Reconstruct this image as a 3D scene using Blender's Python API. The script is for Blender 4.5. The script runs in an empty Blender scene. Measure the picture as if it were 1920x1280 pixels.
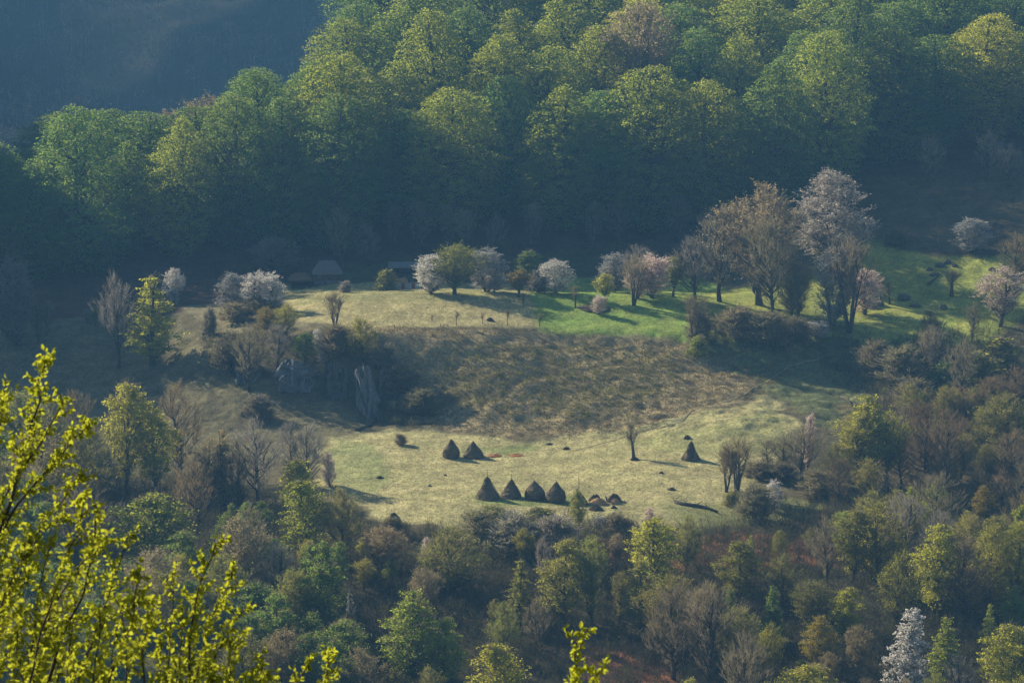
import bpy, bmesh, math, random
import numpy as np
R = math.radians
scene = bpy.context.scene

# ------------------------------------------------------------------ camera
FPX = 5350.0            # focal length in photo pixels (1920 wide)
PITCH = R(9.0)
CP, SP = math.cos(PITCH), math.sin(PITCH)
cam = bpy.data.cameras.new('camera')
cam.sensor_width = 36.0
cam.lens = FPX / 1920 * 36
cam.clip_start = 0.5
cam.clip_end = 6000
cam.dof.use_dof = True
cam.dof.focus_distance = 640
cam.dof.aperture_fstop = 10
camo = bpy.data.objects.new('camera', cam)
scene.collection.objects.link(camo)
camo.rotation_euler = (R(90) - PITCH, 0, 0)
scene.camera = camo

# ------------------------------------------------------------------ sky, sun, exposure
SUN = np.array([-0.78, 0.626]); SUN_EL = R(28)
world = bpy.data.worlds.new('World'); scene.world = world
world.use_nodes = True
wn = world.node_tree
bg = wn.nodes['Background']
sky = wn.nodes.new('ShaderNodeTexSky')
sky.sky_type = 'NISHITA'; sky.sun_disc = False
sky.sun_elevation = SUN_EL
sky.sun_rotation = math.atan2(SUN[0], SUN[1])
sky.air_density = 1.3; sky.dust_density = 0.4; sky.ozone_density = 2.0
wn.links.new(sky.outputs[0], bg.inputs[0])
bg.inputs[1].default_value = 0.058
sl = bpy.data.lights.new('sun', 'SUN')
sl.energy = 5.0; sl.angle = R(0.6); sl.color = (1.0, 0.86, 0.62)
so = bpy.data.objects.new('sun', sl); scene.collection.objects.link(so)
from mathutils import Vector, Matrix
sdir = Vector((SUN[0] * math.cos(SUN_EL), SUN[1] * math.cos(SUN_EL), math.sin(SUN_EL)))
so.rotation_euler = sdir.to_track_quat('Z', 'Y').to_euler()
so.location = (0, 0, 200)
vs = scene.view_settings
scene.display_settings.display_device = 'sRGB'
vs.view_transform = 'Standard'; vs.look = 'None'; vs.exposure = 1.0; vs.gamma = 1.0
try: vs.use_curve_mapping = False
except Exception: pass
cy = scene.cycles
cy.use_denoising = True
cy.max_bounces = 7; cy.diffuse_bounces = 4; cy.glossy_bounces = 1; cy.transmission_bounces = 4
cy.volume_bounces = 0; cy.transparent_max_bounces = 4
cy.use_adaptive_sampling = True; cy.adaptive_threshold = 0.02
cy.caustics_reflective = False; cy.caustics_refractive = False

C = scene.collection
rng = np.random.default_rng(7)

# ------------------------------------------------------------------ helpers
def link(o, parent=None):
    C.objects.link(o)
    if parent is not None: o.parent = parent
    return o

def tag(o, label=None, cat=None, group=None, kind=None):
    if label: o['label'] = label
    if cat: o['category'] = cat
    if group: o['group'] = group
    if kind: o['kind'] = kind
    return o

def quads_mesh(name, V, mats, midx=None, smooth=False):
    """V (N,4,3) loose quads -> mesh"""
    n = len(V)
    me = bpy.data.meshes.new(name)
    me.vertices.add(n * 4); me.loops.add(n * 4); me.polygons.add(n)
    me.vertices.foreach_set('co', V.reshape(-1).astype(np.float32))
    me.loops.foreach_set('vertex_index', np.arange(n * 4, dtype=np.int32))
    me.polygons.foreach_set('loop_start', np.arange(0, n * 4, 4, dtype=np.int32))
    for m in mats: me.materials.append(m)
    if midx is not None: me.polygons.foreach_set('material_index', midx.astype(np.int32))
    me.update(calc_edges=True)
    return me

def mesh_from(name, verts, faces, mats=(), smooth=False):
    me = bpy.data.meshes.new(name)
    me.from_pydata([tuple(map(float, v)) for v in verts], [], [tuple(f) for f in faces])
    for m in mats: me.materials.append(m)
    if smooth:
        for p in me.polygons: p.use_smooth = True
    me.update()
    return me

class MB:
    """collects shapes into one mesh"""
    def __init__(s): s.v = []; s.f = []
    def add(s, v, f):
        k = len(s.v); s.v += [tuple(map(float, p)) for p in v]; s.f += [tuple(i + k for i in q) for q in f]
    def tube(s, pts, rad, n=6, cap=True):
        pts = [np.array(p, float) for p in pts]; V = []; F = []
        for i, p in enumerate(pts):
            d = pts[min(i + 1, len(pts) - 1)] - pts[max(i - 1, 0)]
            d = d / (np.linalg.norm(d) + 1e-9)
            a = np.cross(d, (0.31, 0.95, 0.05)); a /= np.linalg.norm(a) + 1e-9
            b = np.cross(d, a)
            for k in range(n):
                t = 2 * math.pi * k / n
                V.append(p + rad[i] * (a * math.cos(t) + b * math.sin(t)))
        for i in range(len(pts) - 1):
            for k in range(n):
                F.append((i * n + k, i * n + (k + 1) % n, (i + 1) * n + (k + 1) % n, (i + 1) * n + k))
        if cap:
            F.append(tuple(range(n))[::-1]); F.append(tuple((len(pts) - 1) * n + k for k in range(n)))
        s.add(V, F)
    def box(s, c, sz, rz=0.0):
        x, y, z = [q / 2 for q in sz]; ca, sa = math.cos(rz), math.sin(rz)
        V = []
        for dz in (-z, z):
            for dx, dy in ((-x, -y), (x, -y), (x, y), (-x, y)):
                V.append((c[0] + dx * ca - dy * sa, c[1] + dx * sa + dy * ca, c[2] + dz))
        s.add(V, [(3, 2, 1, 0), (4, 5, 6, 7), (0, 1, 5, 4), (1, 2, 6, 5), (2, 3, 7, 6), (3, 0, 4, 7)])
    def build(s, name, mat, parent=None, smooth=False):
        me = mesh_from(name, s.v, s.f, [mat] if mat else [], smooth)
        return link(bpy.data.objects.new(name, me), parent)

def hash2(ix, iy, seed):
    h = (ix * 374761393 + iy * 668265263 + seed * 974634777) & 0xffffffff
    h = ((h ^ (h >> 13)) * 1274126177) & 0xffffffff
    return ((h ^ (h >> 16)) & 0xffff) / 65535.0

def vnoise(x, y, seed=0):
    x = np.asarray(x, float); y = np.asarray(y, float)
    ix = np.floor(x).astype(np.int64); iy = np.floor(y).astype(np.int64)
    fx = x - ix; fy = y - iy
    fx = fx * fx * (3 - 2 * fx); fy = fy * fy * (3 - 2 * fy)
    a = hash2(ix, iy, seed); b = hash2(ix + 1, iy, seed); c = hash2(ix, iy + 1, seed); d = hash2(ix + 1, iy + 1, seed)
    return (a * (1 - fx) + b * fx) * (1 - fy) + (c * (1 - fx) + d * fx) * fy

def fbm(x, y, seed=0, oct=4):
    s = 0; a = 0.5; t = 0
    for o in range(oct):
        s = s + a * vnoise(np.asarray(x) * 2 ** o, np.asarray(y) * 2 ** o, seed + o * 17); t += a; a *= 0.5
    return s / t

def gsmooth(A, sig, axis):
    if sig <= 0: return A
    r = int(3 * sig) + 1
    k = np.exp(-0.5 * (np.arange(-r, r + 1) / sig) ** 2); k /= k.sum()
    pad = [(0, 0)] * A.ndim; pad[axis] = (r, r)
    P = np.pad(A, pad, mode='edge')
    out = np.zeros_like(A)
    for i, w in enumerate(k):
        sl_ = [slice(None)] * A.ndim; sl_[axis] = slice(i, i + A.shape[axis])
        out += w * P[tuple(sl_)]
    return out

def proj(x, y, z):
    f = y * CP - z * SP
    u = y * SP + z * CP
    return 960 + FPX * x / f, 640 - FPX * u / f

def z_at(Y, py):
    """height of the point seen on row py at distance Y"""
    return -Y * math.tan(PITCH + math.atan((py - 640) / FPX))

# ------------------------------------------------------------------ terrain shape: profiles of the hillside (distance, row)
PROF = {
 -700: [(455,1400),(580,1100),(640,780),(700,420),(735,130),(775,-20),(800,-140),(850,-240),(900,-200),(1000,-90),(1100,-60)],  # unseen hill left of the frame, raised to shade the left slope
 -420: [(455,1400),(580,1100),(640,850),(700,640),(735,420),(775,170),(800,20),(850,-100),(900,-150),(950,-230),(1000,-290),(1100,-420)],  # same unseen hill, shaped to shade the left forest too
 -220: [(455,1400),(570,1100),(640,870),(700,715),(735,610),(775,500),(800,400),(850,240),(900,115),(950,0),(1000,-90),(1100,-120)],  # unseen flank of that hill, shaped for the shade it casts
 0:   [(455,1400),(520,1130),(590,950),(640,850),(690,735),(715,665),(740,612),(748,606),(775,570),(800,525),(830,445),(860,385),(885,370),(950,400),(1100,470)],
 250: [(455,1400),(520,1130),(590,950),(640,850),(690,738),(715,665),(738,596),(748,592),(775,560),(800,512),(830,430),(865,350),(890,335),(950,370),(1100,450)],
 430: [(455,1400),(520,1120),(590,950),(640,850),(662,795),(685,705),(700,640),(735,580),(747,578),(775,555),(800,505),(830,420),(870,320),(900,292),(950,330),(1100,430)],
 590: [(455,1400),(520,1110),(560,1000),(597,907),(602,898),(640,830),(662,785),(672,740),(682,655),(690,620),(735,557),(745,556),(765,548),(785,522),(805,478),(830,410),(880,270),(905,250),(960,285),(1100,400)],
 655: [(455,1400),(520,1110),(560,1000),(590,925),(596,915),(640,830),(662,787),(672,725),(684,635),(697,611),(737,551),(747,551),(765,543),(785,518),(805,474),(830,405),(880,275),(910,255),(960,270),(1030,300),(1150,380)],
 700: [(455,1400),(520,1110),(558,1000),(583,937),(592,922),(640,830),(662,788),(673,720),(686,628),(698,609),(737,549),(747,549),(765,542),(785,517),(805,472),(830,402),(880,258),(910,235),(950,210),(1000,160),(1080,60),(1150,-40)],
 750: [(455,1400),(520,1110),(555,1000),(578,948),(588,930),(640,830),(662,788),(674,715),(688,620),(700,607),(737,548),(747,548),(765,541),(785,516),(805,470),(830,400),(880,255),(910,222),(950,165),(1000,95),(1150,-120)],
 900: [(455,1400),(520,1110),(553,1000),(570,963),(576,952),(612,885),(634,842),(648,803),(697,622),(704,609),(737,547),(747,546),(765,537),(785,512),(805,466),(830,395),(880,260),(920,190),(960,120),(1000,60),(1150,-150)],
 1050:[(455,1400),(520,1110),(553,1000),(577,955),(612,885),(634,840),(646,810),(701,641),(705,619),(737,549),(747,548),(765,538),(785,512),(805,462),(830,395),(880,270),(920,200),(960,130),(1000,60),(1150,-150)],
 1250:[(455,1400),(520,1120),(553,1020),(578,950),(612,870),(632,828),(644,800),(701,649),(705,623),(737,553),(747,551),(765,539),(785,512),(805,457),(830,400),(870,310),(900,260),(960,150),(1000,80),(1150,-120)],
 1400:[(455,1400),(520,1130),(553,1030),(577,960),(612,870),(638,800),(664,742),(690,692),(705,620),(740,563),(760,545),(785,495),(805,445),(830,390),(880,270),(920,190),(1000,50),(1150,-150)],
 1600:[(455,1400),(520,1135),(553,1045),(582,960),(612,890),(645,800),(680,735),(695,692),(708,636),(735,585),(765,500),(790,440),(820,370),(850,310),(900,210),(1000,40),(1150,-180)],
 1800:[(455,1400),(520,1140),(553,1050),(582,975),(612,905),(645,825),(690,700),(712,635),(735,570),(762,490),(790,415),(820,345),(850,290),(900,190),(1000,20),(1150,-200)],
 2100:[(455,1400),(520,1140),(553,1050),(582,975),(612,905),(645,825),(690,690),(712,620),(735,540),(762,450),(790,370),(850,250),(900,150),(1000,0),(1150,-200)],
}
TY = np.arange(400, 1451, 1.0)
TU = np.arange(-700, 2700, 10.0)
cols = sorted(PROF)
ZC = []
for c in cols:
    P = PROF[c]
    ys = [400] + [p[0] for p in P] + [1290, 1450]
    zs = [-146.5] + [z_at(*p) for p in P]
    zs += [-150, -172]
    ZC.append(np.interp(TY, ys, zs))
ZC = np.array(ZC)
ZT = np.empty((len(TU), len(TY)))
for j in range(len(TY)): ZT[:, j] = np.interp(TU, cols, ZC[:, j])
ZT = gsmooth(ZT, 3.0, 0); ZT = gsmooth(ZT, 1.6, 1)

NEAR_Y = [-200, -30, 0, 20, 60, 150, 300, 370, 400]
NEAR_Z = [60, 8, -1.75, -12.2, -34, -86, -143, -150, -146.5]
def W(y): return np.maximum(y, 150.0) * 1.014 / FPX     # metres per photo pixel

def H0(x, y):
    x = np.asarray(x, float); y = np.asarray(y, float)
    u = 960 + x / W(y)
    fu = np.clip((u - TU[0]) / 10.0, 0, len(TU) - 1.001); fy = np.clip(y - TY[0], 0, len(TY) - 1.001)
    iu = fu.astype(int); iy = fy.astype(int); a = fu - iu; b = fy - iy
    z = (ZT[iu, iy] * (1 - a) + ZT[iu + 1, iy] * a) * (1 - b) + (ZT[iu, iy + 1] * (1 - a) + ZT[iu + 1, iy + 1] * a) * b
    return np.where(y < 400, np.interp(y, NEAR_Y, NEAR_Z), z)

def inpoly(px, py, poly):
    inside = np.zeros(np.shape(px), bool)
    n = len(poly)
    for i in range(n):
        x1, y1 = poly[i]; x2, y2 = poly[(i + 1) % n]
        c = ((y1 > py) != (y2 > py)) & (px < (x2 - x1) * (py - y1) / (y2 - y1 + 1e-9) + x1)
        inside ^= c
    return inside

BANK = [(690,612),(1015,622),(1290,640),(1500,700),(1430,730),(1290,772),(1230,800),(1000,822),(870,812),(760,780),(700,700)]
def H(x, y):
    """ground height with its hummocks"""
    x = np.asarray(x, float); y = np.asarray(y, float)
    z = H0(x, y)
    px, py = proj(x, y, z)
    bump = (fbm(x / 7, y / 7, 3, 3) - .5) * 0.9 + (fbm(x / 1.7, y / 1.7, 5, 2) - .5) * 0.28
    rough = np.interp(py, [540, 560, 605, 625, 640, 800, 822, 850, 960, 1000], [1.3, .35, .3, .9, 1.9, 1.9, .7, .35, .5, 1.5])
    rough = np.where(y < 400, 1.0, rough)
    ter = (fbm(x / 5, y / 2.6, 11, 2) - .5) * np.interp(py, [610, 640, 790, 830], [0, 0.8, 0.8, 0.12]) * ((px > 650) & (py < 900))
    lip = np.interp(px, [585, 680, 760, 850, 930], [899, 928, 944, 954, 957])
    berm = .6 * np.exp(-((py - lip) / 3.5) ** 2) * np.interp(px, [575, 600, 860, 920], [0, 1, 1, 0])
    return z + bump * rough + ter + berm

def ray(px, py, y0=420.0, y1=1250.0):
    """first ground point seen on a photo pixel, walking away from the camera"""
    k = (px - 960) / FPX; m = (640 - py) / FPX
    dx, dy, dz = k, CP + m * SP, -SP + m * CP
    t = np.arange(y0, y1, 0.5) / dy
    X, Y, Z = dx * t, dy * t, dz * t
    G = H(X, Y)
    hit = np.nonzero(Z <= G)[0]
    i = hit[0] if len(hit) else len(t) - 1
    return float(X[i]), float(Y[i]), float(G[i])

def at_depth(px, Y):
    """ground point in the column px at distance Y"""
    x = (px - 960) * 1.014 * Y / FPX
    for _ in range(4):
        z = float(H(x, Y)); x = (px - 960) * (Y * CP - z * SP) / FPX
    return x, Y, float(H(x, Y))
# ------------------------------------------------------------------ materials
def new_mat(name):
    m = bpy.data.materials.new(name); m.use_nodes = True
    nt = m.node_tree
    for n in list(nt.nodes): nt.nodes.remove(n)
    out = nt.nodes.new('ShaderNodeOutputMaterial')
    return m, nt, out

def N(nt, t, **kw):
    n = nt.nodes.new(t)
    for k, v in kw.items(): setattr(n, k, v)
    return n

def mixc(nt, f, a, b, mode='MIX'):
    m = N(nt, 'ShaderNodeMix', data_type='RGBA', blend_type=mode)
    for s, v in ((m.inputs[0], f), (m.inputs[6], a), (m.inputs[7], b)):
        if hasattr(v, 'links'): nt.links.new(v, s)
        elif isinstance(v, tuple): s.default_value = (*v, 1)
        else: s.default_value = v
    return m.outputs[2]

def leaf_mat(name, a, b, transl=0.5, tcol=None, var=0.35):
    """leaves or petals: diffuse + translucent, each leaf and each tree slightly different"""
    m, nt, out = new_mat(name)
    geo = N(nt, 'ShaderNodeNewGeometry'); oi = N(nt, 'ShaderNodeObjectInfo')
    c = mixc(nt, geo.outputs['Random Per Island'], a, b)
    hsv = N(nt, 'ShaderNodeHueSaturation')
    mr = N(nt, 'ShaderNodeMapRange'); mr.inputs[3].default_value = 1 - var; mr.inputs[4].default_value = 1 + var
    nt.links.new(oi.outputs['Random'], mr.inputs[0]); nt.links.new(mr.outputs[0], hsv.inputs['Value'])
    mh = N(nt, 'ShaderNodeMath', operation='MULTIPLY_ADD'); mh.inputs[1].default_value = 7.31; mh.inputs[2].default_value = 0
    fr = N(nt, 'ShaderNodeMath', operation='FRACT'); mr2 = N(nt, 'ShaderNodeMapRange')
    mr2.inputs[3].default_value = 0.485; mr2.inputs[4].default_value = 0.515
    nt.links.new(oi.outputs['Random'], mh.inputs[0]); nt.links.new(mh.outputs[0], fr.inputs[0]); nt.links.new(fr.outputs[0], mr2.inputs[0])
    nt.links.new(mr2.outputs[0], hsv.inputs['Hue']); nt.links.new(c, hsv.inputs['Color'])
    d = N(nt, 'ShaderNodeBsdfDiffuse'); t = N(nt, 'ShaderNodeBsdfTranslucent'); mx = N(nt, 'ShaderNodeMixShader')
    nt.links.new(hsv.outputs[0], d.inputs[0])
    if tcol:
        tc = mixc(nt, 0.6, hsv.outputs[0], tcol); nt.links.new(tc, t.inputs[0])
    else: nt.links.new(hsv.outputs[0], t.inputs[0])
    mx.inputs[0].default_value = transl
    nt.links.new(d.outputs[0], mx.inputs[1]); nt.links.new(t.outputs[0], mx.inputs[2]); nt.links.new(mx.outputs[0], out.inputs[0])
    return m

def solid_mat(name, a, b, scale=3.0, rough=0.9, bump=0.3, spec=0.2, detail=5, stretch=(1, 1, 1), metal=0.0, bdist=0.05):
    m, nt, out = new_mat(name)
    tc = N(nt, 'ShaderNodeTexCoord'); mp = N(nt, 'ShaderNodeMapping'); mp.inputs['Scale'].default_value = stretch
    no = N(nt, 'ShaderNodeTexNoise'); no.inputs['Scale'].default_value = scale; no.inputs['Detail'].default_value = detail
    no.inputs['Roughness'].default_value = 0.7
    nt.links.new(tc.outputs['Object'], mp.inputs[0]); nt.links.new(mp.outputs[0], no.inputs['Vector'])
    cr = N(nt, 'ShaderNodeMapRange'); cr.inputs[1].default_value = 0.32; cr.inputs[2].default_value = 0.68
    nt.links.new(no.outputs['Fac'], cr.inputs[0])
    c = mixc(nt, cr.outputs[0], a, b)
    p = N(nt, 'ShaderNodeBsdfPrincipled'); nt.links.new(c, p.inputs['Base Color'])
    p.inputs['Roughness'].default_value = rough; p.inputs['Metallic'].default_value = metal
    p.inputs['Specular IOR Level'].default_value = spec
    bp = N(nt, 'ShaderNodeBump'); bp.inputs['Strength'].default_value = bump; bp.inputs['Distance'].default_value = bdist
    nt.links.new(no.outputs['Fac'], bp.inputs['Height']); nt.links.new(bp.outputs[0], p.inputs['Normal'])
    nt.links.new(p.outputs[0], out.inputs[0])
    return m

M = {}
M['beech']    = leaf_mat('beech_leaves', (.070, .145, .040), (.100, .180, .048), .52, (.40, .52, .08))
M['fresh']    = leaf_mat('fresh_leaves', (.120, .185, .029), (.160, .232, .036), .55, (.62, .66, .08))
M['yellow']   = leaf_mat('yellow_green_leaves', (.20, .22, .026), (.31, .32, .045), .55, (.80, .78, .09), .2)
M['olive']    = leaf_mat('olive_buds', (.135, .145, .034), (.225, .23, .056), .52, (.52, .52, .09))
M['tan']      = leaf_mat('tan_buds', (.21, .17, .095), (.33, .275, .155), .5, (.58, .48, .26))
M['rust']     = leaf_mat('rust_buds', (.19, .14, .06), (.28, .21, .09), .45)
M['gold']     = leaf_mat('golden_leaves', (.210, .180, .020), (.330, .260, .035), .5, (.45, .33, .03), .1)
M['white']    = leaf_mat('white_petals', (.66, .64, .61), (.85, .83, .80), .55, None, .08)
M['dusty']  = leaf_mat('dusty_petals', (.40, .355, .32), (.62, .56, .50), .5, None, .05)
M['dim']    = leaf_mat('shaded_petals', (.12, .13, .135), (.22, .23, .235), .4, None, .1)  # pale blossom darkened, the shade on it put into the colour
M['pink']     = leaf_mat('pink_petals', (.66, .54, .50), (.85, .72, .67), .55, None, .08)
M['greyish']  = leaf_mat('grey_white_petals', (.32, .33, .33), (.50, .50, .50), .5, None, .12)  # white blossom greyed so the petal colour carries its shade
M['bark']     = solid_mat('bark', (.045, .038, .030), (.105, .092, .078), 2.0, .95, .5, .1)
M['twig']     = leaf_mat('twigs', (.155, .135, .088), (.29, .25, .17), .45, None, .25)
M['twiggrey'] = leaf_mat('grey_twigs', (.18, .165, .145), (.32, .295, .26), .45, None, .25)
M['twigbrown']= leaf_mat('brown_twigs', (.15, .118, .068), (.26, .205, .12), .45, None, .25)
M['paler'] = solid_mat('pale_limestone', (.04, .045, .05), (.24, .25, .26), .7, .95, 1.0, .1, 8, (1.6, 1.6, .3), 0, .5)
M['thatch']   = solid_mat('old_hay', (.085, .068, .046), (.20, .158, .102), 3.0, 1, .9, .05, 6, (1, 1, .35), 0, .2)
M['freshhay'] = solid_mat('fresh_hay', (.30, .19, .10), (.48, .33, .18), 3.0, 1, .9, .05, 6, (1, 1, .5), 0, .2)
M['darkhay']  = solid_mat('dark_hay', (.05, .04, .03), (.11, .085, .06), 3.0, 1, .9, .05, 6, (1, 1, .5), 0, .2)
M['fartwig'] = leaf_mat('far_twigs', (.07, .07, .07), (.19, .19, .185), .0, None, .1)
M['pole']     = solid_mat('pole_wood', (.16, .13, .10), (.26, .22, .17), 4, .9, .3, .1, 4, (1, 1, .2))
M['oldwood']  = solid_mat('weathered_wood', (.05, .04, .034), (.12, .10, .085), 2.5, .9, .5, .1, 6, (6, 6, .5))
M['shingle']  = solid_mat('grey_shingles', (.11, .115, .12), (.27, .275, .28), 2.2, .9, .8, .2, 7, (1, 1, 3))
M['thatchroof']=solid_mat('brown_thatch', (.09, .055, .035), (.17, .105, .065), 2.0, 1, .9, .05, 6)
M['metal']    = solid_mat('galvanised_sheet', (.30, .36, .42), (.46, .52, .58), 1.2, .55, .2, .5, 4)
M['rusty']    = solid_mat('rusty_sheet', (.22, .07, .05), (.36, .14, .10), 1.5, .8, .3, .3, 5)
M['stone']    = solid_mat('limestone', (.05, .055, .06), (.25, .265, .28), .8, .95, 1.0, .1, 8, (1, 1, .8), 0, .5)
M['darkstone']= solid_mat('dark_stone', (.05, .05, .05), (.14, .14, .135), 1.0, .95, 1.0, .1, 7, (1, 1, .6), 0, .3)
M['reddirt']  = solid_mat('red_leaf_litter', (.25, .085, .035), (.42, .18, .08), 2.0, 1, .8, .05, 6)
M['blue']     = solid_mat('dark_blue_cloth', (.012, .017, .045), (.022, .03, .075), 6, .9, .2)
M['darkcloth']= solid_mat('dark_cloth', (.015, .016, .022), (.03, .03, .04), 6, .9, .2)
M['skin']     = solid_mat('skin', (.32, .19, .13), (.38, .23, .16), 6, .6, .1)
M['glass']    = solid_mat('window_glass', (.02, .025, .03), (.03, .035, .04), 3, .1, 0, .5)
M['earth']    = solid_mat('bare_earth', (.045, .032, .024), (.11, .08, .055), 1.5, 1, .9, .05, 6)
M['tussock']  = leaf_mat('dry_grass', (.11, .088, .045), (.24, .185, .10), .3, None, .0)
M['sprout']   = leaf_mat('green_sprouts', (.11, .13, .03), (.21, .22, .05), .4, None, .0)
M['litterst'] = leaf_mat('thicket_twigs', (.058, .052, .034), (.135, .115, .07), .3, None, .0)  # darkened so the twig colour carries the lower wood's shade
M['thicketleaf'] = leaf_mat('thicket_leaves', (.06, .09, .03), (.13, .15, .04), .45, None, .0)

def ground_mat():
    m, nt, out = new_mat('hillside_grass')
    at = N(nt, 'ShaderNodeAttribute', attribute_name='soil')
    tc = N(nt, 'ShaderNodeTexCoord')
    n1 = N(nt, 'ShaderNodeTexNoise'); n1.inputs['Scale'].default_value = .9; n1.inputs['Detail'].default_value = 8; n1.inputs['Roughness'].default_value = .72
    n2 = N(nt, 'ShaderNodeTexNoise'); n2.inputs['Scale'].default_value = .16; n2.inputs['Detail'].default_value = 5
    n3 = N(nt, 'ShaderNodeTexNoise'); n3.inputs['Scale'].default_value = 3.2; n3.inputs['Detail'].default_value = 6
    mp = N(nt, 'ShaderNodeMapping'); mp.inputs['Scale'].default_value = (.7, .35, 1.4)
    nt.links.new(tc.outputs['Object'], mp.inputs[0])
    for n in (n1, n3): nt.links.new(mp.outputs[0], n.inputs['Vector'])
    nt.links.new(tc.outputs['Object'], n2.inputs['Vector'])
    a = N(nt, 'ShaderNodeMapRange'); a.inputs[1].default_value = .3; a.inputs[2].default_value = .7; a.inputs[3].default_value = .62; a.inputs[4].default_value = 1.35
    nt.links.new(n1.outputs['Fac'], a.inputs[0])
    b = N(nt, 'ShaderNodeMapRange'); b.inputs[1].default_value = .3; b.inputs[2].default_value = .7; b.inputs[3].default_value = .75; b.inputs[4].default_value = 1.25
    nt.links.new(n2.outputs['Fac'], b.inputs[0])
    c3_ = N(nt, 'ShaderNodeMapRange'); c3_.inputs[1].default_value = .33; c3_.inputs[2].default_value = .67; c3_.inputs[3].default_value = .68; c3_.inputs[4].default_value = 1.32
    nt.links.new(n3.outputs['Fac'], c3_.inputs[0])
    mu0 = N(nt, 'ShaderNodeMath', operation='MULTIPLY'); nt.links.new(a.outputs[0], mu0.inputs[0]); nt.links.new(b.outputs[0], mu0.inputs[1])
    mu = N(nt, 'ShaderNodeMath', operation='MULTIPLY'); nt.links.new(mu0.outputs[0], mu.inputs[0]); nt.links.new(c3_.outputs[0], mu.inputs[1])
    sc = N(nt, 'ShaderNodeVectorMath', operation='SCALE'); nt.links.new(at.outputs['Color'], sc.inputs[0]); nt.links.new(mu.outputs[0], sc.inputs['Scale'])
    d = N(nt, 'ShaderNodeBsdfPrincipled'); d.inputs['Roughness'].default_value = .95; d.inputs['Specular IOR Level'].default_value = .1
    nt.links.new(sc.outputs[0], d.inputs['Base Color'])
    ad = N(nt, 'ShaderNodeMath', operation='MULTIPLY_ADD'); ad.inputs[1].default_value = .35
    nt.links.new(n3.outputs['Fac'], ad.inputs[0]); nt.links.new(n1.outputs['Fac'], ad.inputs[2])
    bp = N(nt, 'ShaderNodeBump'); bp.inputs['Strength'].default_value = .8; bp.inputs['Distance'].default_value = .35
    nt.links.new(ad.outputs[0], bp.inputs['Height']); nt.links.new(bp.outputs[0], d.inputs['Normal'])
    nt.links.new(d.outputs[0], out.inputs[0])
    return m

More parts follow.
